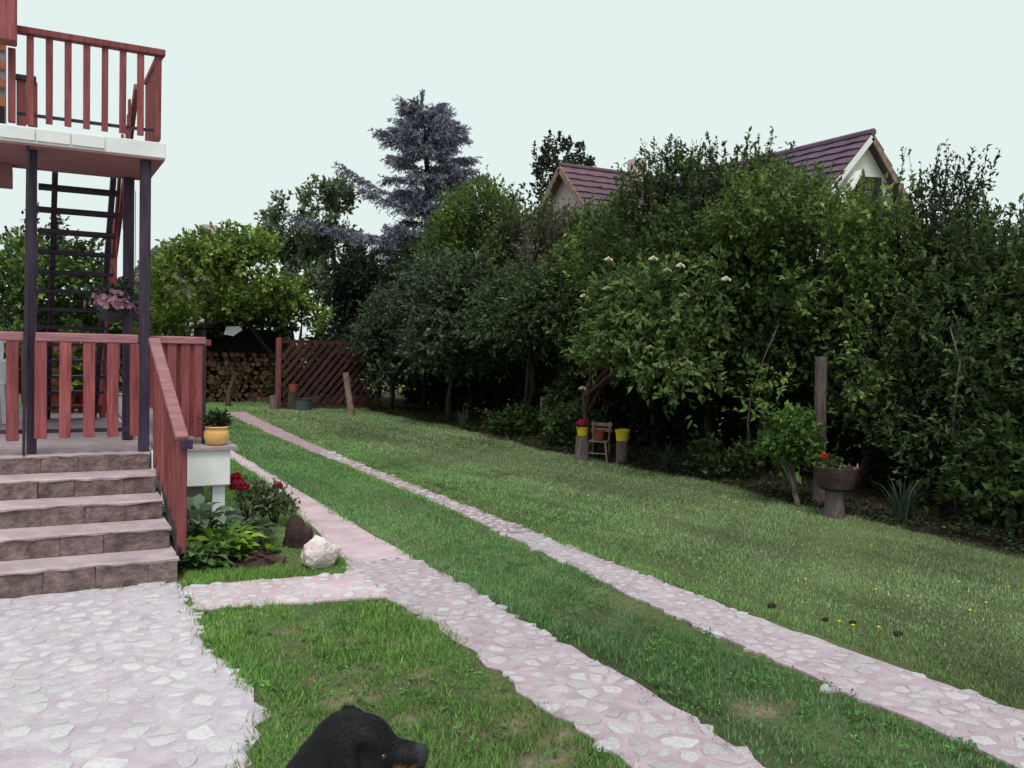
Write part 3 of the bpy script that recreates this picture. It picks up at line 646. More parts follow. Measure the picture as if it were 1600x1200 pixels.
# flower bed: hosta, rose bushes, rock, wood stump
def rosette(name, c, n, L, W, c1, c2, label, cat='plant', up=.75, parts_out=None, sp=.12):
    e = empty(name, (c[0], c[1], 0), label, cat); parts = []
    a = rng.uniform(0, 6.28, n); tl = rng.uniform(.15, 1.0, n)
    base = np.stack([c[0]+np.cos(a)*sp*tl, c[1]+np.sin(a)*sp*tl, 0*a+rng.uniform(.03, .30, n)*c[2]*2.2], 1)
    d = np.stack([np.cos(a), np.sin(a), up*(1.25-tl)], 1)+rng.normal(size=(n, 3))*.18
    nr = np.stack([-np.cos(a)*up*.6, -np.sin(a)*up*.6, 1+0*a], 1)+rng.normal(size=(n, 3))*.2
    mixf = rng.uniform(0, 1, (n, 1)); col = (np.array(c1)*(1-mixf)+np.array(c2)*mixf)*np.exp(rng.normal(size=(n, 1))*.18)
    # six-point broad leaves
    d = unit(d); s = unit(np.cross(d, nr)); nn = np.cross(s, d); Ls = (L*rng.uniform(.65, 1.2, n))[:, None]; Ws = Ls*W/L
    P = [base, base+d*Ls*.3+s*Ws*.42+nn*Ls*.10, base+d*Ls*.62+s*Ws*.46+nn*Ls*.08, base+d*Ls-nn*Ls*.22, base+d*Ls*.62-s*Ws*.46+nn*Ls*.08, base+d*Ls*.3-s*Ws*.42+nn*Ls*.10, base+d*Ls*.3, base+d*Ls*.64-nn*Ls*.02]
    V = np.stack(P, 1).reshape(-1, 3); i = np.arange(n)[:, None]*8
    F_ = np.concatenate([i+np.array([t]) for t in ((0, 1, 6), (0, 6, 5), (1, 2, 7), (1, 7, 6), (6, 7, 4), (6, 4, 5), (2, 3, 7), (7, 3, 4))], 0)
    join_leaves('leaves', [(V, F_, np.repeat(col, 8, 0))], 'leaf', e)
    b = MB()
    for k in range(0, n, 3): b.tube([(c[0], c[1], -.01), tuple(base[k])], [.006, .004], 4)
    b.build('stems', 'oldwood', e)
    return e
rosette('hosta', (1.15, 7.22, .5), 130, .17, .10, (.10, .17, .10), (.24, .33, .22), 'grey green broad leaved plant under the white porch edge', sp=.22)
rosette('hosta', (1.28, 6.95, .26), 150, .13, .07, (.14, .27, .03), (.28, .42, .06), 'bright yellow green leafy plant in middle of bed', sp=.20)
rosette('hosta', (1.08, 6.72, .2), 100, .13, .075, (.07, .15, .05), (.16, .27, .09), 'dark green broad leaved plant beside the lowest step', sp=.16)
rosette('hosta', (1.50, 7.30, .28), 120, .13, .07, (.08, .15, .07), (.19, .29, .14), 'dull green leafy plant between bright plant and rose bush', sp=.2)
rosette('seedling', (1.62, 6.95, .05), 16, .10, .05, (.08, .16, .02), (.16, .26, .04), 'small bright green seedling in the bare soil', sp=.06)
def rose(c, h, w, blooms, label):
    e = empty('rose_bush', (c[0], c[1], 0), label, 'rose bush'); b = MB()
    for k in range(7):
        a = k*.9; b.tube([(c[0], c[1], -.02), (c[0]+w*.5*math.cos(a), c[1]+w*.5*math.sin(a), h*.5), (c[0]+w*.8*math.cos(a+.3), c[1]+w*.8*math.sin(a+.3), h*random.uniform(.7, .95))], [.007, .005, .003], 5)
    for bl_ in blooms: b.tube([(c[0], c[1], .05), ((c[0]+bl_[0])/2, (c[1]+bl_[1])/2, bl_[2]*.6), (bl_[0], bl_[1], bl_[2]-.02)], [.006, .004, .003], 5)
    b.build('canes', 'bark_red', e)
    join_leaves('foliage', crown([((c[0], c[1], h*.55), (w, w, h*.45))], 190, (.07, .11, .05), (.18, .22, .12), leaf=.045, wid=.028, k=5, slen=.09, gap=-.3), 'leaf', e)
    for x, y, z, r in blooms:
        q = flower_mass('bloom', (x, y, z), (r*.8, r*.8, r*.7), 34, (.33, .006, .03), (.52, .02, .07), r*.75, e)
    return e
rose((1.72, 8.05), .36, .16, [(1.62, 8.1, .42, .062), (1.66, 8.0, .36, .045), (1.58, 8.0, .37, .04)], 'rose bush with big dark red blooms beside the white porch')
rose((1.92, 7.95), .30, .12, [(1.985, 8.1, .335, .045), (1.97, 7.95, .22, .02)], 'thin rose bush with one small red bloom by the path')
def noisy_ball(name, c, r, mat, seed, sub=4, amp=.25, f=6, facet=True, parent=None, fine=.05):
    bm = bmesh.new(); bmesh.ops.create_icosphere(bm, subdivisions=sub, radius=1)
    co = np.array([v.co for v in bm.verts]); n = nse(co+seed, f*.35)*amp+nse(co*1+seed*2, f)*amp*.35+nse(co+seed, f*3)*fine
    if facet:
        for k in range(14):
            d = unit(_nf.normal(size=(1, 3)))[0]; lim = _nf.uniform(.66, .9); h_ = co @ d; co = co-np.outer(np.maximum(0, h_-lim), d)*.9
    for v, p, k in zip(bm.verts, co, n): v.co = Vector(p)*(1+k*.5); v.co.x *= r[0]; v.co.y *= r[1]; v.co.z *= r[2]; v.co += Vector(c)
    me = bpy.data.meshes.new(name); bm.to_mesh(me); bm.free()
    o = link(name, me, mat, parent); return o
tag(noisy_ball('rock', (1.87, 6.43, .095), (.165, .14, .145), 'rock', 3.3), 'large white rock at the corner of flower bed', 'rock')
s_ = remesh_blob('carved_stump', [((1.90, 7.1, .0), .095, (1.895, 7.1, .12), .095), ((1.895, 7.1, .12), .095, (1.885, 7.1, .18), .075), ((1.88, 7.1, .19), .06, (1.872, 7.1, .225), .045), ((1.96, 7.06, .02), .06, (1.965, 7.06, .12), .055), ((1.83, 7.1, .03), .05, (1.84, 7.08, .12), .04)], .012, 'darkwood', None, None, 3)
tag(s_, 'dark brown weathered wooden stump behind the white rock', 'stump')
for k, (x, y, a) in enumerate([(1.45, 6.72, .5), (1.58, 6.66, 2.0), (1.68, 6.62, 1.2), (1.52, 6.82, 2.7)]):
    b = MB(); b.tube([(x-.06*math.cos(a), y-.06*math.sin(a), .02), (x, y, .035), (x+.06*math.cos(a), y+.06*math.sin(a), .02)], [.012, .018, .01], 6, jit=.2)
    tag(b.build('bark_scrap', 'bark_red'), 'red brown scrap of bark lying on the flower bed', 'bark', 'bark scraps on the bed')
e_ = []
# ------------------------------------------------------------------ garden ornaments along the hedge
def stump(c, r, h, label, lean=(0, 0), name='stump', mat='log'):
    b = MB(); b.tube([(c[0], c[1], -.03), (c[0], c[1], h*.15), (c[0]+lean[0]*.5, c[1]+lean[1]*.5, h*.55), (c[0]+lean[0], c[1]+lean[1], h)], [r*1.1, r*1.02, r*.96, r*.93], 14, jit=.04)
    return tag(b.build(name, mat, smooth=False), label, name.replace('_', ' ').split()[-1])
stump((7.12, 11.02), .105, .37, 'cut log stump under the left yellow pot')
stump((7.46, 10.50), .085, .34, 'cut log stump under the right yellow pot')
stump((7.50, 6.90), .066, 1.62, 'tall weathered wooden post standing behind the planter', (-.02, .02), 'wooden_post')
stump((7.14, 6.36), .10, .29, 'pale log carrying the dark planter bowl')
stump((6.27, 19.1), .07, .98, 'pale wooden post leaning left before the lattice fence', (-.13, .02), 'wooden_post', 'oldwood')
stump((5.09, 21.25), .10, .36, 'small old stump at foot of lattice gate post')
def bucket(name, c, r, h, mat, label, wavy=False):
    e = empty(name, c, label, 'pot'); b = MB(); n = 28; prof = [(r*.78, 0), (r*.82, h*.05), (r*.97, h*.8), (r*1.04, h*.82), (r*1.04, h), (r*.95, h), (r*.85, h*.7)]
    b.lathe(prof, c, n)
    if wavy:
        b.v = [(c[0]+(x-c[0])*(1+.03*(k % 2)), c[1]+(y-c[1])*(1+.03*(k % 2)), z) for k, (x, y, z) in enumerate(b.v)]
    q_ = b.build('bucket', mat, e); MB().lathe([(r*.86, 0), (r*.5, .01)], (c[0], c[1], c[2]+h*.72), 12).build('soil', 'soil', q_); return e
p1 = bucket('yellow_pot', (7.12, 11.02, .372), .085, .13, 'yellow', 'yellow pot of pink red flowers on the left log', True)
leaf_mass('foliage', (7.12, 11.02, .52), (.07, .07, .04), 40, (.03, .06, .02), (.07, .12, .04), .04, .03, p1, .04)
flower_mass('blossom', (7.12, 11.02, .56), (.085, .085, .07), 60, (.55, .01, .10), (.75, .03, .20), .03, p1)
p2 = bucket('yellow_pot', (7.46, 10.50, .342), .10, .16, 'yellow', 'empty looking yellow pot on the right log', True)
b = MB()
for k in range(13): a = math.pi*k/12; b.add([], []) if False else None
b.tube([(7.46+.1*math.cos(a), 10.5, .49+.03*math.sin(a)) for a in [math.pi*k/10 for k in range(11)]], .004, 5); b.build('handle', 'yellow', p2)
# small chair
ch = empty('wooden_chair', (7.42, 11.02, 0), 'small weathered wooden chair holding a terracotta pot', 'chair')
cv = Vector((7.40, 11.0, 0)); fx = Vector((-.72, -.69, 0)).normalized(); sx_ = Vector((.69, -.72, 0)).normalized()   # front and side directions
def cp_(s, f, z): q = cv+sx_*s+fx*f; return (q.x, q.y, z)
b = MB(); b.add([cp_(-.15, .15, .28), cp_(.15, .15, .28), cp_(.14, -.14, .275), cp_(-.14, -.14, .275), cp_(-.15, .15, .30), cp_(.15, .15, .30), cp_(.14, -.14, .295), cp_(-.14, -.14, .295)], [(0, 1, 2, 3), (4, 5, 6, 7), (0, 1, 5, 4), (1, 2, 6, 5), (2, 3, 7, 6), (3, 0, 4, 7)]); b.build('seat', 'chairwood', ch, bevel=.006)
for s in (-1, 1):
    MB().tube([cp_(s*.12, .12, .28), cp_(s*.165, .18, 0)], [.016, .014], 8).build('leg', 'chairwood', ch)
    MB().tube([cp_(s*.13, -.18, 0), cp_(s*.12, -.13, .29), cp_(s*.125, -.17, .57)], [.015, .016, .014], 8).build('leg', 'chairwood', ch)
MB().tube([cp_(-.15, .16, .12), cp_(.15, .16, .12)], .009, 6).build('stretcher', 'chairwood', ch)
MB().tube([cp_(-.14, .15, .13), cp_(-.125, -.16, .13)], .009, 6).build('stretcher', 'chairwood', ch)
MB().tube([cp_(.14, .15, .13), cp_(.125, -.16, .13)], .009, 6).build('stretcher', 'chairwood', ch)
for z in (.44, .52): MB().bar(cp_(-.16, -.165, z), cp_(.16, -.165, z), .016, .055).build('back_slat', 'chairwood', ch, bevel=.004)
bucket('terracotta_pot', (cv.x-.01, cv.y-.01, .302), .085, .15, 'terra', 'terracotta pot standing on the small wooden chair seat')
# planter bowl
pb = empty('planter_bowl', (7.14, 6.36, .29), 'dark wooden planter bowl with red flower on a log', 'planter')
MB().lathe([(.12, 0), (.17, .03), (.205, .14), (.225, .235), (.195, .235), (.17, .16)], (7.14, 6.36, .285), 20, 1, 1, .03).build('bowl', 'planter', pb, smooth=False)
MB().lathe([(.19, 0), (.1, .02)], (7.14, 6.36, .47), 14).build('soil', 'soil', pb)
leaf_mass('foliage', (7.10, 6.42, .53), (.10, .08, .05), 60, (.035, .07, .02), (.09, .14, .04), .05, .035, pb, .05)
flower_mass('blossom', (7.08, 6.45, .60), (.05, .05, .05), 34, (.35, .006, .012), (.5, .015, .02), .028, pb)
for k in range(8):
    a = k*.8; MB().tube([(7.14+.2*math.cos(a), 6.36+.2*math.sin(a), .50), (7.14+.21*math.cos(a+.1), 6.36+.21*math.sin(a+.1), .54+.02*(k % 3))], [.012, .006], 5).build('rim_twig', 'oldwood', pb)

# ------------------------------------------------------------------ lattice fence, woodshed, firewood
lf = empty('lattice_fence', (6.4, 21.4, 0), 'dark red wooden fence of diagonal slats under trees', 'fence')
for x, w in ((5.22, .11), (7.75, .09)): MB().box(x-w/2, x+w/2, 21.33, 21.45, -.02, 1.72).build('post', 'wood' if x < 6 else 'lattice', lf, bevel=.008)
MB().box(5.28, 7.70, 21.37, 21.42, 1.60, 1.68).build('rail', 'lattice', lf); MB().box(5.28, 7.70, 21.37, 21.42, .05, .13).build('rail', 'lattice', lf)
x = 4.0
while x < 7.6:
    x0, z0, x1, z1 = x, .13, x+1.47*.82, 1.60
    if x0 < 5.3: z0 += (5.3-x0)/.82; x0 = 5.3
    if x1 > 7.68: z1 -= (x1-7.68)/.82; x1 = 7.68
    if z1-z0 > .15: MB().bar((x0, 21.365, z0), (x1, 21.365, z1), .02, .085, (0, 0, 1)).build('slat', 'lattice', lf)
    x += .19
sh = empty('woodshed', (4.9, 24.6, 0), 'dark open woodshed with arched roof behind lattice fence', 'shed')
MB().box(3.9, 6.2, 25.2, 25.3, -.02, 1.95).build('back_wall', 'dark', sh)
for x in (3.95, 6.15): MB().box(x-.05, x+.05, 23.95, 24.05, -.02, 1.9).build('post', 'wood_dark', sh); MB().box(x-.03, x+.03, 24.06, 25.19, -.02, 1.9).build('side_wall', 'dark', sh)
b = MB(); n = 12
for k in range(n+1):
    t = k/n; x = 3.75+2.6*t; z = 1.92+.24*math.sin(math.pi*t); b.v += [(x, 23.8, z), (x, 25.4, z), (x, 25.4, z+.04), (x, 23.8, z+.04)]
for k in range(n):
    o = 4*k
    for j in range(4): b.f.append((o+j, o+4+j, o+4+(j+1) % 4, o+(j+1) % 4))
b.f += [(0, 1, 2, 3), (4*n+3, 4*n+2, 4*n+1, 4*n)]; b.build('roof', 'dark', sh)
b = MB(); b.add([(4.40, 23.76, 1.78), (4.62, 23.74, 1.74), (4.86, 23.76, 1.90), (4.80, 23.78, 2.0), (4.45, 23.78, 1.98), (4.45, 23.80, 1.90)], [(0, 1, 5), (1, 2, 5), (2, 3, 5), (3, 4, 5), (4, 0, 5)])
tag(b.build('plastic_sheet', 'sheet'), 'scrap of pale plastic sheet hanging on the shed front', 'sheet')
logm = []
for v in range(5):
    b = MB(); n = random.choice((3, 5, 6, 7)); prof = [random.uniform(.8, 1.2) for _ in range(n)]
    for yy in (-.19, .19): b.v += [(.075*prof[k]*math.cos(6.283*k/n), yy, .075*prof[k]*math.sin(6.283*k/n)) for k in range(n)]
    b.f = [tuple(range(n)), tuple(range(2*n-1, n-1, -1))]+[(k, n+k, n+(k+1) % n, (k+1) % n) for k in range(n)]
    me = bpy.data.meshes.new('firewood_log'); me.from_pydata(b.v, [], b.f); me.update(); me.materials.append(M['cutwood']); logm.append(me)
for r in range(11):
    for c in range(13):
        x = 4.12+c*.142+(.07 if r % 2 else 0); z = .07+r*.118
        if z > 1.0+.55*abs(math.sin(c*1.3+.6)) or random.random() < .04: continue
        o = bpy.data.objects.new('firewood_log', random.choice(logm)); COL.objects.link(o); o.location = (x+random.uniform(-.02, .02), 24.42+random.uniform(-.09, .09), z)
        o.rotation_euler = (random.uniform(-.05, .05), random.uniform(0, 6.28), random.uniform(-.12, .12)); s = random.uniform(.7, 1.3); o.scale = (s*random.uniform(.7, 1.25), random.uniform(.9, 1.35), s)
        tag(o, 'split firewood log in the stack inside the dark woodshed', 'log', 'firewood logs in the shed')
b = MB(); b.lathe([(.15, 0), (.2, .03), (.22, .28), (.24, .3), (.2, .3), (.18, .2)], (5.72, 21.0, 0), 16); tag(b.build('tub', 'bluegrey'), 'blue grey tub standing before the lattice fence', 'tub')
b = MB(); b.lathe([(.08, 0), (.10, .15), (.11, .17), (.09, .17)], (5.50, 21.1, .46), 14); tag(b.build('red_bucket', 'terra'), 'small red bucket on a stump before lattice fence', 'bucket')
stump((5.50, 21.1), .12, .46, 'dark stump under the small red bucket', mat='bark')

# ------------------------------------------------------------------ neighbouring houses
def rows(parent, name, mat, a0, a1, b0, b1, n, th=.05, ov=.03, nrm=(0, 0, 1)):
    """overlapping tile courses between ridge line a0-a1 and eave line b0-b1"""
    a0, a1, b0, b1 = map(Vector, (a0, a1, b0, b1)); up = (a1-a0).cross(b0-a0).normalized()
    if up.z < 0: up = -up
    bs_ = MB(); lo = [p-up*.10 for p in (a0, a1, b1, b0)]; hi_ = [p-up*.05 for p in (a0, a1, b1, b0)]
    bs_.add(lo+hi_, [(0, 1, 2, 3), (4, 7, 6, 5), (0, 4, 5, 1), (1, 5, 6, 2), (2, 6, 7, 3), (3, 7, 4, 0)]); parent = bs_.build('roof', mat, parent)
    for k in range(n):
        t0, t1 = k/n, (k+1)/n+ov/n*6
        p = [a0.lerp(b0, t0), a1.lerp(b1, t0), a1.lerp(b1, t1), a0.lerp(b0, t1)]
        m = 26; b = MB()
        for j in range(m+1):
            s = j/m; w = up*(.018*math.sin(j*math.pi)) ; hi = .03*(j % 2)
            q0 = p[0].lerp(p[1], s); q1 = p[3].lerp(p[2], s); b.v += [q0+up*(hi*.4), q1+up*(th+hi), q1+up*.0, q0-up*.04]
        for j in range(m):
            o = 4*j
            for i in range(4): b.f.append((o+i, o+4+i, o+4+(i+1) % 4, o+(i+1) % 4))
        b.f += [(0, 1, 2, 3), (4*m+3, 4*m+2, 4*m+1, 4*m)]
        b.build(name, mat, parent)
hn = empty('neighbour_house', (20, 21, 0), 'white gabled neighbour house with purple brown tiled roof', 'house')
rows(hn, 'tile_row', 'roof_r', (20, 17.0, 7.62), (20, 27, 7.62), (16.4, 17.0, 3.84), (16.4, 27, 3.84), 17)
rows(hn, 'tile_row', 'roof_r', (20, 17.0, 7.62), (20, 27, 7.62), (23.6, 17.0, 3.84), (23.6, 27, 3.84), 10)
MB().tube([(20, 16.98, 7.64), (20, 27.0, 7.64)], .10, 8).build('ridge', 'roof_r', hn)
b = MB(); b.add([(16.9, 17.3, 0), (23.1, 17.3, 0), (23.1, 17.3, 4.30), (20, 17.3, 7.50), (16.9, 17.3, 4.30), (16.9, 26.8, 0), (23.1, 26.8, 0), (23.1, 26.8, 4.30), (20, 26.8, 7.50), (16.9, 26.8, 4.30)], [(0, 1, 2, 3, 4), (5, 9, 8, 7, 6), (0, 5, 6, 1), (1, 6, 7, 2), (0, 4, 9, 5), (2, 7, 8, 3), (4, 3, 8, 9)]); b.build('wall', 'white', hn)
MB().bar((20.0, 17.02, 7.50), (16.45, 17.02, 3.76), .05, .16, (0, 0, 1)).build('bargeboard', 'white', hn)
MB().bar((20.0, 17.02, 7.50), (23.55, 17.02, 3.76), .05, .16, (0, 0, 1)).build('bargeboard', 'oldwood', hn)
# small white-edged gable over a solid dark panel painted as a shaded balcony opening
b = MB(); b.add([(18.95, 17.1, 5.2), (19.5, 17.1, 6.42), (20.5, 17.1, 6.50), (20.75, 17.1, 5.2), (18.95, 17.29, 5.2), (19.5, 17.29, 6.42), (20.5, 17.29, 6.50), (20.75, 17.29, 5.2)], [(0, 1, 2, 3), (4, 7, 6, 5), (0, 4, 5, 1), (1, 5, 6, 2), (2, 6, 7, 3), (3, 7, 4, 0)]); b.build('opening_shade_panel', 'dark', hn)
MB().bar((18.75, 17.0, 5.45), (19.46, 17.0, 6.52), .3, .08).build('canopy', 'white', hn)
MB().box(18.9, 20.9, 16.9, 16.96, 5.0, 5.6).build('balcony_boards', 'wood_dark', hn)
h2 = empty('neighbour_house', (18.5, 26.4, 0), 'pink walled house with red brown roof and chimney behind hedge', 'house')
rows(h2, 'tile_row', 'roof_l', (15.85, 26.4, 7.80), (24, 26.4, 7.80), (15.85, 22.5, 4.1), (24, 22.5, 4.1), 15)
rows(h2, 'tile_row', 'roof_l', (15.85, 26.4, 7.80), (24, 26.4, 7.80), (15.85, 30.3, 4.1), (24, 30.3, 4.1), 8)
MB().tube([(15.85, 26.4, 7.83), (24, 26.4, 7.83)], .09, 8).build('ridge', 'roof_l', h2)
b = MB(); b.add([(16.15, 23, 0), (16.15, 29.8, 0), (16.15, 29.8, 4.45), (16.15, 26.4, 7.66), (16.15, 23, 4.45), (23.6, 23, 0), (23.6, 29.8, 0), (23.6, 29.8, 4.45), (23.6, 26.4, 7.66), (23.6, 23, 4.45)], [(0, 1, 2, 3, 4), (5, 9, 8, 7, 6), (0, 5, 6, 1), (1, 6, 7, 2), (0, 4, 9, 5), (2, 7, 8, 3), (4, 3, 8, 9)]); b.build('wall', 'pinkwall', h2)
MB().bar((15.83, 26.4, 7.70), (15.83, 22.55, 4.05), .05, .2).build('bargeboard', 'oldwood', h2); MB().bar((15.83, 26.4, 7.70), (15.83, 30.25, 4.05), .05, .2).build('bargeboard', 'oldwood', h2)
MB().box(18.75, 19.2, 26.1, 26.55, 7.4, 8.35).build('chimney', 'pinkwall', h2)
for y in (24.4, 27.2): w = MB().box(16.09, 16.147, y, y+1.1, 1.2, 2.5).build('window', 'white', h2); MB().box(16.07, 16.088, y+.08, y+.52, 1.28, 2.42).build('pane', 'glass', w); MB().box(16.07, 16.088, y+.58, y+1.02, 1.28, 2.42).build('pane', 'glass', w); MB().box(16.03, 16.146, y-.05, y+1.15, 1.13, 1.19).build('sill', 'greywall', w)
h3 = empty('far_house', (7, 44, 0), 'distant house with purple roof and chimney behind the fruit tree', 'house')
rows(h3, 'tile_row', 'roof_r', (5.0, 44, 5.75), (8.4, 44, 6.3), (3.5, 40, 3.9), (8.4, 40, 4.1), 12)
b = MB(); b.box(3.9, 8.2, 40.6, 48, 0, 4.05); b.build('wall', 'pinkwall', h3)
b = MB(); b.add([(3.5, 40, 3.9), (3.9, 48, 4.2), (5.0, 44, 5.72), (8.4, 48, 4.2), (8.4, 44, 6.26)], [(0, 2, 1), (1, 2, 4, 3)]); b.build('roof_back', 'roof_r', h3)
MB().box(7.1, 7.75, 43.7, 44.3, 5.6, 6.95).build('chimney', 'pinkwall', h3)
MB().box(6.3, 6.8, 43.7, 44.2, 5.5, 6.25).build('chimney', 'pinkwall', h3)

# ------------------------------------------------------------------ trees and shrubs
DG1, DG2 = (.040, .07, .030), (.12, .18, .066)          # dark hedge green
MG1, MG2 = (.068, .12, .034), (.20, .29, .078)          # mid green
YG1, YG2 = (.10, .17, .035), (.27, .37, .09)            # yellow green
GP1, GP2 = (.06, .066, .045), (.165, .165, .105)          # greyish brown green
G = 'shrubs of the tall boundary hedge'
def shrub(x, y, h, w, dpt, n, c1, c2, label, low=.35, name='hedge_shrub', spiky=0, **kw):
    w *= 1.15; H = h-low; u = random.uniform; kw['leaf'] = kw.get('leaf', .09)*.88; kw['wid'] = kw.get('wid', .05)*.88
    blobs = [((x, y, low+H*.26), (dpt, w, H*.32)), ((x+.1, y+u(-.2, .2)*w, low+H*.60), (dpt*.9, w*.95, H*.30)), ((x+u(-.1, .2), y+u(-.25, .25)*w, h-H*.17), (dpt*.7, w*.75, H*.2)), ((x, y-w*.45, low+H*.5), (dpt*.85, w*.6, H*.30)), ((x, y+w*.45, low+H*.52), (dpt*.85, w*.6, H*.30)), ((x+.1, y-w*.5, h-H*.24), (dpt*.6, w*.45, H*.2)), ((x+.1, y+w*.5, h-H*.26), (dpt*.6, w*.45, H*.2))]
    # loose upright shoots breaking the top outline
    m = 60; a = rng.uniform(0, 6.28, m); q = np.stack([x+np.cos(a)*dpt*.55*rng.uniform(0, 1, m), y+np.sin(a)*w*.95*rng.uniform(0, 1, m)**.6, h-H*rng.uniform(.04, .22, m)], 1)
    tj = rng.normal(size=(m, 3))*.16; tl = rng.uniform(.2, .6, m)*min(1.2, h/4)*(1.7 if spiky else 1)
    tops = shoots(q, np.tile([0, 0, 1.], (m, 1))+tj, tl, 26, kw.get('leaf', .09)*.8, kw.get('wid', .05)*.8, c1, c2, .3, .8)
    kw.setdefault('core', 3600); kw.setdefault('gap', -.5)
    tw = MB(); td = unit(np.tile([0, 0, 1.], (m, 1))+tj); te_ = q+td*tl[:, None]
    for a_, b_ in zip(q-td*.3, te_): tw.tube([tuple(a_), tuple(b_)], [.006, .002], 3, cap=False)
    e = tree(name, (x, y, 0), label, blobs, int(n*1.9), c1, c2, 'shrub', G, (.06, .025), 6, extra=[tops], **kw)
    tw.build('twigs', 'bark', e); return e
shrub(8.75, 4.5, 2.55, 1.0, 1.0, 1300, DG1, DG2, 'dark hedge shrub at the right photo edge', low=.1, leaf=.085, wid=.045)  # dark leaf palette carries the shade at this right end of the hedge
shrub(8.85, 5.8, 3.0, .9, 1.0, 1400, DG1, DG2, 'dark hedge shrub with thin branches behind iris clump', low=.2, leaf=.08, wid=.04)  # leaf colour kept dark for the same shaded hedge end
shrub(8.95, 6.7, 3.45, .62, .7, 900, (.022, .034, .022), (.06, .082, .045), 'spiky dark shrub right of the white gable', low=.5, leaf=.07, wid=.035, spiky=1)  # shade of the hedge end put into these leaf colours too
shrub(8.75, 7.5, 3.3, .9, 1.1, 1600, MG1, MG2, 'green hedge shrub behind tall post under the white gable', low=.75, leaf=.085, wid=.045)
shrub(8.65, 8.95, 3.85, .85, 1.15, 1500, MG1, MG2, 'green hedge shrub left of the white gable', low=1.0, leaf=.085, wid=.04)
shrub(8.8, 10.1, 4.45, .9, 1.15, 1600, DG1, (.11, .165, .05), 'tall dark green hedge shrub behind the flowering elder', low=1.1, leaf=.085, wid=.04)
shrub(8.85, 11.5, 4.5, .9, 1.0, 1500, DG1, (.11, .165, .06), 'tall upright hedge shrub below the chimney', low=1.2, leaf=.085, wid=.04)
shrub(8.8, 12.9, 3.9, .9, .9, 1400, MG1, (.19, .27, .07), 'bright green hedge shrub in front of pink gable', low=1.3, leaf=.09, wid=.05)
shrub(8.9, 14.5, 3.95, 1.1, 1.0, 1500, GP1, GP2, 'greyish brown hedge shrub left of the pink gable', low=1.7, leaf=.09, wid=.045, core=500)
shrub(9.0, 16.4, 4.5, 1.1, 1.0, 1500, GP1, (.15, .20, .08), 'dull green hedge shrub right of the blue spruce', low=1.3, leaf=.09, wid=.05)
shrub(8.9, 18.5, 5.05, 1.2, 1.1, 1700, MG1, (.19, .28, .07), 'tall bright green shrub before the blue spruce trunk', low=1.2, leaf=.10, wid=.055)
shrub(7.85, 17.3, 3.3, 1.3, 1.1, 1800, (.045, .07, .038), (.12, .165, .095), 'broad dark lilac shrub overhanging the lawn edge', low=1.2, leaf=.10, wid=.065, up=.1)
shrub(8.1, 14.3, 2.9, 1.3, .8, 1300, DG1, (.11, .165, .075), 'dark spreading shrub arching over the gap in hedge', low=1.65, leaf=.09, wid=.05, up=.1)
shrub(8.7, 20.8, 4.0, 1.3, 1.2, 1300, (.016, .025, .016), (.045, .062, .034), 'very dark shrub behind the lattice fence end', low=.8, leaf=.10, wid=.06)
shrub(9.9, 24, 3.6, 1.8, 1.5, 1300, DG1, DG2, 'dark shrub under the spruce behind the fence', low=.2, leaf=.11, wid=.07)
shrub(7.45, 19.9, 2.7, .75, .8, 900, (.04, .06, .034), (.11, .15, .085), 'lilac shrub hanging over the right end of lattice', low=.75, leaf=.10, wid=.065, up=.1)
shrub(8.0, 24.8, 3.9, 1.2, 1.1, 1400, (.016, .025, .016), (.05, .07, .04), 'dark dense shrub between fruit tree and spruce', low=.2, leaf=.12, wid=.08)
shrub(6.7, 22.9, 1.5, .6, 1.2, 800, (.02, .03, .016), (.05, .07, .03), 'low dark shrub right behind the lattice slats', low=.05, leaf=.10, wid=.07)  # added to darken the view through the lattice
n = 20000; y = rng.uniform(3.5, 21, n); x = hedge_x(y)-.05+np.abs(rng.normal(size=n))*.75; k = x < 9.6; x, y = x[k], y[k]; n = len(x)
P_ = np.stack([x, y, .02+.05*rng.uniform(0, 1, n)+.05*np.clip(nse(np.stack([x, y, 0*x], 1), 2.5), 0, 1)*rng.uniform(0, 2.2, n)], 1)
cv_ = np.array([.035, .055, .022])*np.exp(rng.normal(size=(n, 1))*.4); lit = rng.uniform(0, 1, (n, 1)) > .82; cv_ = np.where(lit, np.array([.10, .065, .045])*np.exp(rng.normal(size=(n, 1))*.3), cv_)
o = join_leaves('ground_cover', [leaves(P_, np.concatenate([rng.normal(size=(n, 2)), rng.uniform(-.1, .7, (n, 1))], 1), rng.normal(size=(n, 3))*.4+np.array([0, 0, 1]), rng.uniform(.03, .075, n), rng.uniform(.02, .04, n), cv_)], 'leaf')
tag(o, 'low weeds and fallen leaves under the hedge', 'ground cover', kind='stuff')
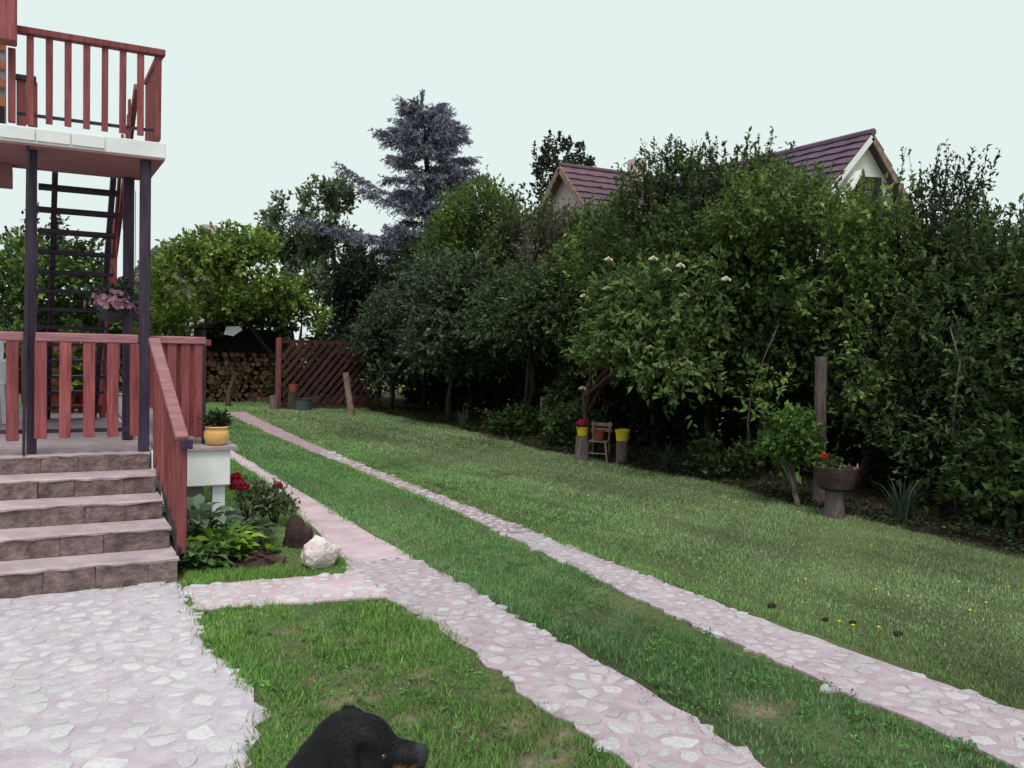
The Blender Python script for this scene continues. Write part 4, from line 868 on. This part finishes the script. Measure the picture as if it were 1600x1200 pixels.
# row of darker shrubs added beyond the hedge to block light through its gaps
for y, h, lab in ((4.4, 2.2, 'dark shrub behind the hedge at the far right edge'), (5.9, 2.5, 'dark shrub behind the hedge beyond the iris clump'), (7.3, 2.6, 'dark shrub behind the hedge near the tall post'), (8.7, 3.0, 'dark shrub behind the hedge near the ball tree'), (10.1, 3.2, 'dark shrub behind the hedge near the right yellow pot'), (11.6, 3.2, 'dark shrub behind the hedge near the small chair'), (13.0, 2.0, 'dark shrub behind the hedge at the gap'), (14.6, .9, 'low dark shrub behind the hedge gap'), (16.2, 2.6, 'dark shrub behind the hedge near the lilac'), (18.2, 3.0, 'dark shrub behind the hedge before the spruce'), (20.2, 3.0, 'dark shrub behind the hedge near the leaning post'), (22.2, 3.2, 'dark shrub behind the hedge next to the lattice')):
    tree('added_backing_shrub', (9.5, y, 0), lab, [((9.5, y, h*.22), (.7, 1.05, h*.3)), ((9.6, y, h*.65), (.7, 1.0, h*.3))], 900, (.010, .017, .008), (.028, .042, .018), 'shrub', 'shrubs behind the hedge', (.05, .02), 3, leaf=.12, wid=.085, k=9, gap=-1.5, core=1200, flat_bottom=1)
# flowering elder
def elder():
    blobs = [((7.55, 10.2, 2.2), (.55, .9, .45)), ((7.45, 9.45, 2.15), (.55, .6, .52)), ((7.35, 9.5, 1.65), (.42, .6, .35)), ((7.25, 10.4, 1.7), (.4, .55, .35)), ((7.3, 8.95, 1.35), (.35, .32, .25)), ((7.85, 8.75, 2.5), (.5, .5, .3)), ((7.95, 8.1, 2.3), (.4, .5, .25)), ((7.7, 10.9, 2.3), (.45, .5, .32))]
    e = tree('elder_tree', (7.5, 11.6, 0), 'elder tree with cream flower heads leaning over the small chair', blobs, 1500, (.06, .105, .035), (.18, .265, .085), 'tree', None, (.06, .04), 7, 'bark_red', (7.45, 11.25, 1.85), leaf=.10, wid=.05, up=.1, slen=.3, gap=.05, nf=2.3, lump=.4, core=300)
    spots = [(950, 2.86, 10.16), (0, 2.80, 9.2), (0, 2.68, 8.7), (0, 1.30, 9.9), (0, 1.45, 9.0), (0, 1.08, 10.8), (0, 2.48, 7.95), (0, 2.40, 10.95)]
    k = 0
    def umb(x, y, z, r, tone):
        b = MB(); n = 9
        for j in range(11):
            a = j*2.4; q = r*math.sqrt(j/11); b.lathe([(.004, -.01), (r*.26, .004), (r*.2, .016), (.004, .022)], (x+q*math.cos(a), y+q*math.sin(a), z+.012*math.cos(a*3)-q*.25), 6)
        return b.build('flower_head', tone, e)
    for _, z, y in spots: umb(6.95+random.uniform(-.05, .12), y, z, random.uniform(.05, .075), 'cream'); k += 1
    for j in range(34):
        bb = random.choice(blobs[:5]); d = unit(rng.normal(size=3)-np.array([.9, .3, -.35])); p = np.array(bb[0])+d*np.array(bb[1])*1.08
        umb(p[0], p[1], p[2], random.uniform(.045, .085), 'creamdull')
M['cream'] = noise_mat('cream_petals', (.50, .45, .30), (.66, .60, .42), 30, .9, 0); M['creamdull'] = noise_mat('green_cream_buds', (.24, .26, .11), (.38, .38, .19), 30, .9, 0)
elder()
# small ball-headed tree
tree('small_round_tree', (7.22, 6.92, 0), 'small ball headed tree with crooked trunk left of tall post', [((7.25, 7.08, .74), (.23, .24, .27)), ((7.2, 7.13, .66), (.21, .21, .2)), ((7.28, 7.0, .62), (.18, .19, .18))], 420, (.06, .12, .03), (.17, .28, .075), 'tree', None, (.032, .022), 4, 'log', (7.24, 7.08, .6), leaf=.075, wid=.038, k=7, slen=.12, gap=-.5, shell=.7)
# fruit trees at the end of the drive
tree('fruit_tree', (6.55, 24.2, 0), 'yellow green fruit tree with leaning trunk above the woodshed', [((4.2, 24, 3.35), (1.25, 1.2, .75)), ((5.3, 24, 3.45), (1.1, 1.1, .75)), ((3.5, 24, 2.75), (.75, .8, .45)), ((4.6, 24.2, 2.55), (1.0, .8, .28)), ((5.9, 24.1, 2.75), (.7, .8, .6)), ((6.3, 23.9, 2.3), (.6, .7, .35)), ((4.6, 24.1, 3.9), (.9, .9, .45)), ((3.3, 24, 3.2), (.6, .7, .5)), ((5.6, 24, 3.0), (.8, .8, .6))], 2600, YG1, YG2, 'tree', None, (.12, .07), 8, 'bark', (5.5, 24.2, 2.9), leaf=.12, wid=.075, slen=.4, up=.2, gap=-.28, nf=2.4)
tree('pear_tree', (7.6, 27, 0), 'tall loose green tree left of the blue spruce', [((7.7, 27, 5.4), (1.0, .9, 1.2)), ((7.3, 27, 4.6), (.75, .8, .8)), ((8.1, 27, 4.5), (.8, .8, .8)), ((7.6, 27, 3.4), (1.1, 1, .9)), ((8.4, 27, 5.9), (.5, .5, .5)), ((6.7, 27.2, 4.6), (.6, .5, .7)), ((8.3, 26.8, 3.6), (.9, .8, .8)), ((7.1, 27, 5.5), (.5, .5, .5))], 3200, (.09, .13, .075), (.24, .31, .18), 'tree', None, (.1, .04), 8, leaf=.13, wid=.085, slen=.35, gap=-.1, nf=3.0)
tree('bush', (4.3, 22.6, 0), 'bright green bush behind the porch board panel', [((4.0, 26, 1.9), (1.1, .8, .6)), ((3.3, 26, 1.6), (.7, .7, .7)), ((5.2, 26, 2.2), (.7, .7, .35))], 700, (.08, .15, .03), (.20, .30, .06), 'bush', None, (.05, .02), 5, leaf=.13, wid=.09, gap=-.4)
for x, y, z, r, lab, c1, c2 in ((-.3, 29, 2.3, (1.3, 1.2, 1.7), 'green tree seen left of the wooden staircase', MG1, MG2), (1.3, 30, 2.5, (1.25, 1.2, 1.75), 'green tree seen through the open staircase', MG1, (.09, .13, .03)), (.3, 33, 3.2, (1.1, 1, 2.2), 'dark pointed tree rising behind the staircase trees', (.03, .042, .035), (.06, .075, .06)), (2.9, 30, 1.5, (1.2, 1, 1.3), 'low dark bush between the two balcony posts', DG1, DG2), (-2.6, 29, 2.2, (1.5, 1.2, 1.7), 'green tree left of the staircase, outermost', MG1, MG2)):
    tree('garden_tree', (x, y, 0), lab, [((x, y, z), r), ((x-.5, y, z*.7), (r[0]*.7, 1, r[2]*.7)), ((x+.5, y-.2, z*.8), (r[0]*.7, 1, r[2]*.7)), ((x+.1, y, z+r[2]*.55), (r[0]*.5, .6, r[2]*.5))], 1000, c1, c2, 'tree', 'trees behind the porch', (.1, .04), 5, leaf=.14, wid=.09, slen=.4, gap=-.3, core=500)
tree('garden_tree', (18.9, 32.5, 0), 'dark tree rising behind the roof of the pink house', [((19.2, 32, 8.6), (1.2, 1.1, 1.4)), ((18.6, 32, 7.9), (1.0, 1, 1.2)), ((20.2, 32, 7.6), (1.2, 1, 1.2))], 700, (.03, .04, .03), (.06, .07, .05), 'tree', None, (.16, .05), 5, leaf=.17, wid=.11, gap=.0, nf=1.9, core=500)
# blue spruce
def spruce():
    base = (10.95, 26, 0); e = empty('blue_spruce', base, 'tall blue spruce rising above the hedge', 'tree'); b = MB()
    b.tube([(10.95, 26, -.05), (10.95, 26, 4), (10.85, 26, 7), (10.6, 26, 9.15)], [.2, .14, .08, .015], 8, jit=.05)
    br_ = []; z = 1.6
    while z < 9.0:
        t = (9.25-z); rad = (min(1.35, .3+t*.9) if z > 5.6 else min(1.9, .4+t*.5))*random.uniform(.8, 1.05); m = 10
        if 5.6 < z < 6.4: rad *= .75
        for k in range(m):
            a = random.uniform(0, 6.28); L = rad*random.uniform(.55, 1.12); ax = 10.95 if z < 5 else 10.95-.3*(z-5)/4.2
            br_.append((Vector((ax, 26, z)), a, L, .30 if z > 7.4 else .10, .16))
        z += .30+.03*t
    br_ += [(Vector((10.9, 26, 5.75)), math.pi*.99, 2.75, .32, .02), (Vector((10.9, 25.9, 5.6)), math.pi*1.03, 2.2, .22, .06), (Vector((10.9, 26, 4.75)), math.pi*1.0, 4.2, .06, .05), (Vector((10.9, 25.8, 4.6)), math.pi*1.06, 3.3, .05, .08), (Vector((10.9, 26, 6.6)), .05, 1.9, .22, .08)]
    P = []; D = []; LL = []
    for s, a, L, rise, droop in br_:
        h = Vector((math.cos(a), math.sin(a), 0)); pts = []
        for i in range(5):
            u = i/4; pts.append(s+h*L*u+Vector((0, 0, L*(rise*u-droop*u*u*1.2+.12*u**3))))
        b.tube(pts, [.028, .022, .016, .01, .004], 5, cap=False)
        side = Vector((-h.y, h.x, 0)); m = int(14+L*26)
        for j in range(m):
            u = random.uniform(.12, 1.0)**.85; i = min(3, int(u*4)); p = pts[i].lerp(pts[i+1], u*4-i)
            sg = random.choice((-1, 1)); d = h*.75+side*sg*random.uniform(.1, 1.3)*(1.2-u)+Vector((0, 0, random.uniform(-.75, .22)))
            P.append(p); D.append(d); LL.append(random.uniform(.22, .62)*(1.15-.5*u))
    for z in (8.9, 9.15): 
        for k in range(6): P.append(Vector((10.62, 26, z-.1))); D.append(Vector((random.uniform(-.15, .15), random.uniform(-.15, .15), 1))); LL.append(.35)
    for k in range(8): P.append(Vector((11.25, 26, 8.2+.05*k))); D.append(Vector((random.uniform(-.3, .3), 0, 1))); LL.append(.4)
    b.build('trunk', 'bark', e, smooth=True)
    P, D, LL = np.array(P), unit(np.array(D)), np.array(LL); n = len(P); k = 20
    t = rng.uniform(0, 1, (n, k)); pos = P[:, None]+D[:, None]*(t*LL[:, None])[:, :, None]
    ld = D[:, None]*.75+rng.normal(size=(n, k, 3))*.55+np.array([0, 0, .12]); nr = rng.normal(size=(n, k, 3))+np.array([0, 0, .8])
    mixf = rng.uniform(0, 1, (n, 1, 1)); col = (np.array([.17, .17, .235])*(1-mixf)+np.array([.43, .42, .53])*mixf)*np.exp(rng.normal(size=(n, k, 1))*.2)  # needle colours lifted to carry the bloom around the tree
    join_leaves('crown', [leaves(pos.reshape(-1, 3), ld.reshape(-1, 3), nr.reshape(-1, 3), rng.uniform(.07, .13, n*k), .026, col.reshape(-1, 3))], 'needle', e)
spruce()
# pale upright branches inside the hedge
def blade_clump(name, c, n, L, c1, c2, label, w=.022):
    e = empty(name, (c[0], c[1], 0), label, 'plant'); a = rng.uniform(0, 6.28, n); tl = rng.uniform(.05, .75, n); V = []; F_ = []; T = []
    for i in range(n):
        h = np.array([math.cos(a[i]), math.sin(a[i]), 0]); s = np.array([-h[1], h[0], 0]); l = L*rng.uniform(.6, 1.15); col = np.array(c1)+(np.array(c2)-np.array(c1))*rng.uniform()
        b0 = np.array([c[0], c[1], 0])+h*rng.uniform(0, .07); o = len(V)
        for u in (0, .35, .7, 1.0):
            p = b0+h*l*tl[i]*u**1.7+np.array([0, 0, l*(u-(.55*tl[i])*u**2.6)]); ww = w*(1-u**2.5)*.5+.001; V += [p-s*ww, p+s*ww]; T += [col, col]
        for q in range(3): F_.append([o+2*q, o+2*q+1, o+2*q+3, o+2*q+2])
    link('leaves', raw_mesh('leaves', np.array(V), np.array(F_), np.array(T)), 'leaf', e); return e
blade_clump('iris_clump', (7.60, 5.93), 46, .52, (.03, .055, .035), (.09, .13, .085), 'tall sword leaved iris clump right of the planter')
blade_clump('iris_clump', (7.62, 9.72), 34, .45, (.03, .05, .035), (.08, .11, .08), 'sword leaved clump right of the yellow pots')
blade_clump('iris_clump', (7.50, 15.9), 26, .45, (.03, .05, .03), (.08, .12, .06), 'sword leaved clump at the lawn edge below lilac')
for c, r, n, lab in (((7.75, 12.35, .30), (.38, .45, .34), 300, 'leafy low shrub just left of the chair'), ((7.65, 14.1, .22), (.35, .45, .25), 240, 'small rounded shrub in shade at the lawn edge'), ((7.95, 8.9, .22), (.35, .5, .26), 260, 'low dark shrub in shade between yellow pot and ball tree'), ((8.0, 5.0, .5), (.4, .7, .5), 420, 'low dark leafy shrub at the foot of right hedge'), ((8.2, 13.3, .55), (.35, .4, .5), 260, 'shrub growing round the ivy covered stump')):
    e = empty('low_shrub', (c[0], c[1], 0), lab, 'shrub'); join_leaves('foliage', crown([(c, r)], n, (.025, .05, .018), (.07, .115, .035), leaf=.08, wid=.045, k=7, slen=.18, gap=-.6, shell=.8), 'leaf', e)
    b = MB()
    for k in range(5): a = k*1.3; b.tube([(c[0], c[1], -.02), (c[0]+r[0]*.5*math.cos(a), c[1]+r[1]*.5*math.sin(a), c[2]+r[2]*.4)], [.012, .005], 5)
    b.build('stems', 'bark', e)
stump((8.25, 13.9), .17, .75, 'ivy grey stump standing in the hedge gap', name='stump', mat='oldwood')
for k, (pts, lab) in enumerate([([(7.95, 8.5, .75), (7.85, 8.36, 1.1), (7.85, 8.15, 1.6), (7.9, 7.98, 2.0)], 'slim pale branch rising inside the hedge left of ball tree'), ([(8.1, 5.75, .5), (8.0, 5.7, 1.1), (7.95, 5.62, 1.6), (7.95, 5.75, 1.95)], 'slim pale branch standing before the dark right hedge')]):
    b = MB(); b.tube([(pts[0][0]+.1, pts[0][1], 0)]+pts, [.016, .014, .013, .010, .006], 7, jit=.08); tag(b.build('bare_branch', 'log', smooth=True), lab, 'branch')

# ------------------------------------------------------------------ dog
def dog():
    fwd = Vector((.88, -.47, 0)).normalized(); yaw = math.atan2(fwd.y, fwd.x)
    e = empty('dog', (.727, 2.165, 0), 'black and tan dog sitting in foreground, facing right', 'dog')
    o = (.0, .0)
    S = []
    c = lambda p0, r0, p1, r1, s=(1, 1, 1): S.append((p0, r0, p1, r1, s))
    # x forward, z up; skull above the origin
    c((-.015, 0, .63), .086, (.03, 0, .63), .080, (1, .95, .98)); c((.055, 0, .612), .070, (.07, 0, .605), .062, (1, 1, .95))
    c((.01, .045, .59), .058, (.06, .035, .575), .050); c((.01, -.045, .59), .058, (.06, -.035, .575), .050)            # cheeks
    c((.075, 0, .600), .054, (.155, 0, .596), .043, (1, 1.0, .95)); c((.075, 0, .565), .046, (.148, 0, .560), .036, (1, 1.05, .85))   # muzzle and jaw
    c((.176, 0, .614), .022, (.182, 0, .612), .018, (1, 1.25, .9))                                                   # nose
    c((.075, .036, .640), .020, (.085, .034, .636), .018); c((.075, -.036, .640), .020, (.085, -.034, .636), .018)      # brows
    for s in (1, -1): c((-.02, s*.082, .672), .032, (.016, s*.108, .575), .040, (1.0, .40, 1)); c((-.03, s*.066, .672), .026, (.02, s*.075, .668), .024, (1, .6, .6))
    c((-.04, 0, .60), .085, (-.10, 0, .47), .115, (1, .95, 1)); c((-.02, 0, .52), .08, (-.05, 0, .38), .115)             # neck
    c((-.10, 0, .44), .135, (-.14, 0, .30), .155, (1, .95, 1)); c((-.16, 0, .34), .150, (-.36, 0, .17), .150, (1, .98, 1)); c((-.33, 0, .15), .14, (-.40, 0, .12), .11)
    for s in (1, -1):
        c((-.07, s*.10, .38), .075, (-.06, s*.105, .22), .048); c((-.06, s*.105, .22), .046, (-.035, s*.105, .05), .033); c((-.03, s*.105, .028), .036, (.03, s*.105, .022), .032, (1, 1.1, .8))
        c((-.36, s*.13, .16), .10, (-.20, s*.17, .14), .065); c((-.20, s*.17, .13), .055, (-.30, s*.17, .04), .035); c((-.30, s*.17, .03), .034, (-.16, s*.175, .025), .034, (1, 1.1, .8))
    c((-.44, 0, .08), .045, (-.54, .03, .035), .030); c((-.54, .03, .035), .028, (-.66, .10, .03), .018)
    rot = Matrix.Rotation(yaw, 4, 'Z')
    def tint(co):
        t = np.tile(np.array([.005, .0045, .0055]), (len(co), 1)); tan = np.array([.17, .06, .022]); x, y, z = co[:, 0], co[:, 1], co[:, 2]
        n = nse(co, 40)*.008
        m = ((x > .105+n) & (x < .172) & (z < .590+n*1.3) & (np.abs(y) > .012)) | ((x > .02) & (x < .11) & (z < .555+n) & (z > .50) & (np.abs(y) > .03)) 
        m |= (z < .20+n) & (x > -.1) | ((z < .07) & (x > -.36)) | ((x > -.02) & (z > .36) & (z < .42) & (np.abs(y) > .03))
        t[m] = tan
        nose = (x > .170) & (z > .588); t[nose] = np.array([.03, .028, .032]); return t
    body = remesh_blob('body', S, .011, 'fur', None, tint, 5)
    parts = [body]
    for s in (1, -1):
        b = MB(); b.lathe([(.001, -.012), (.008, -.009), (.012, 0), (.008, .009), (.001, .012)], (.088, s*.049, .618), 12); parts.append(b.build('eye', 'eyeball', None, smooth=True))
    me = body.data; nv = len(me.vertices); co = np.empty(nv*3, np.float32); me.vertices.foreach_get('co', co); co = co.reshape(-1, 3)
    no = np.empty(nv*3, np.float32); me.vertices.foreach_get('normal', no); no = no.reshape(-1, 3); k = np.nonzero((co[:, 0] < .165))[0]; k = rng.choice(k, 46000)
    p = co[k]+rng.normal(size=(len(k), 3))*.005; q = no[k]; p = co[k]+(p-co[k])-q*((p-co[k])*q).sum(1, keepdims=True)
    lay = np.where(co[k][:, :1] > -.05, np.array([-1., 0, -.35]), np.array([-.6, 0, -1.])); d = unit(unit(lay-q*(lay*q).sum(1, keepdims=True))+q*.32+rng.normal(size=q.shape)*.18)
    L_ = rng.uniform(.008, .016, len(k)); tc = tint(co[k])*np.exp(rng.normal(size=(len(k), 1))*.35)
    sd_ = unit(np.cross(d, q))*.0007; V = np.stack([p-q*.001-sd_, p-q*.001+sd_, p+d*L_[:, None]], 1).reshape(-1, 3)
    parts.append(link('hair', raw_mesh('hair', V, np.arange(len(V)).reshape(-1, 3), np.repeat(tc, 3, 0)), 'fur'))
    body.parent = e
    for p in parts[1:]: p.parent = body
    e.rotation_euler = (0, 0, yaw)
M['eyeball'] = noise_mat('dark_eye', (.006, .004, .003), (.012, .008, .006), 20, .1, 0, spec=.6)
dog()
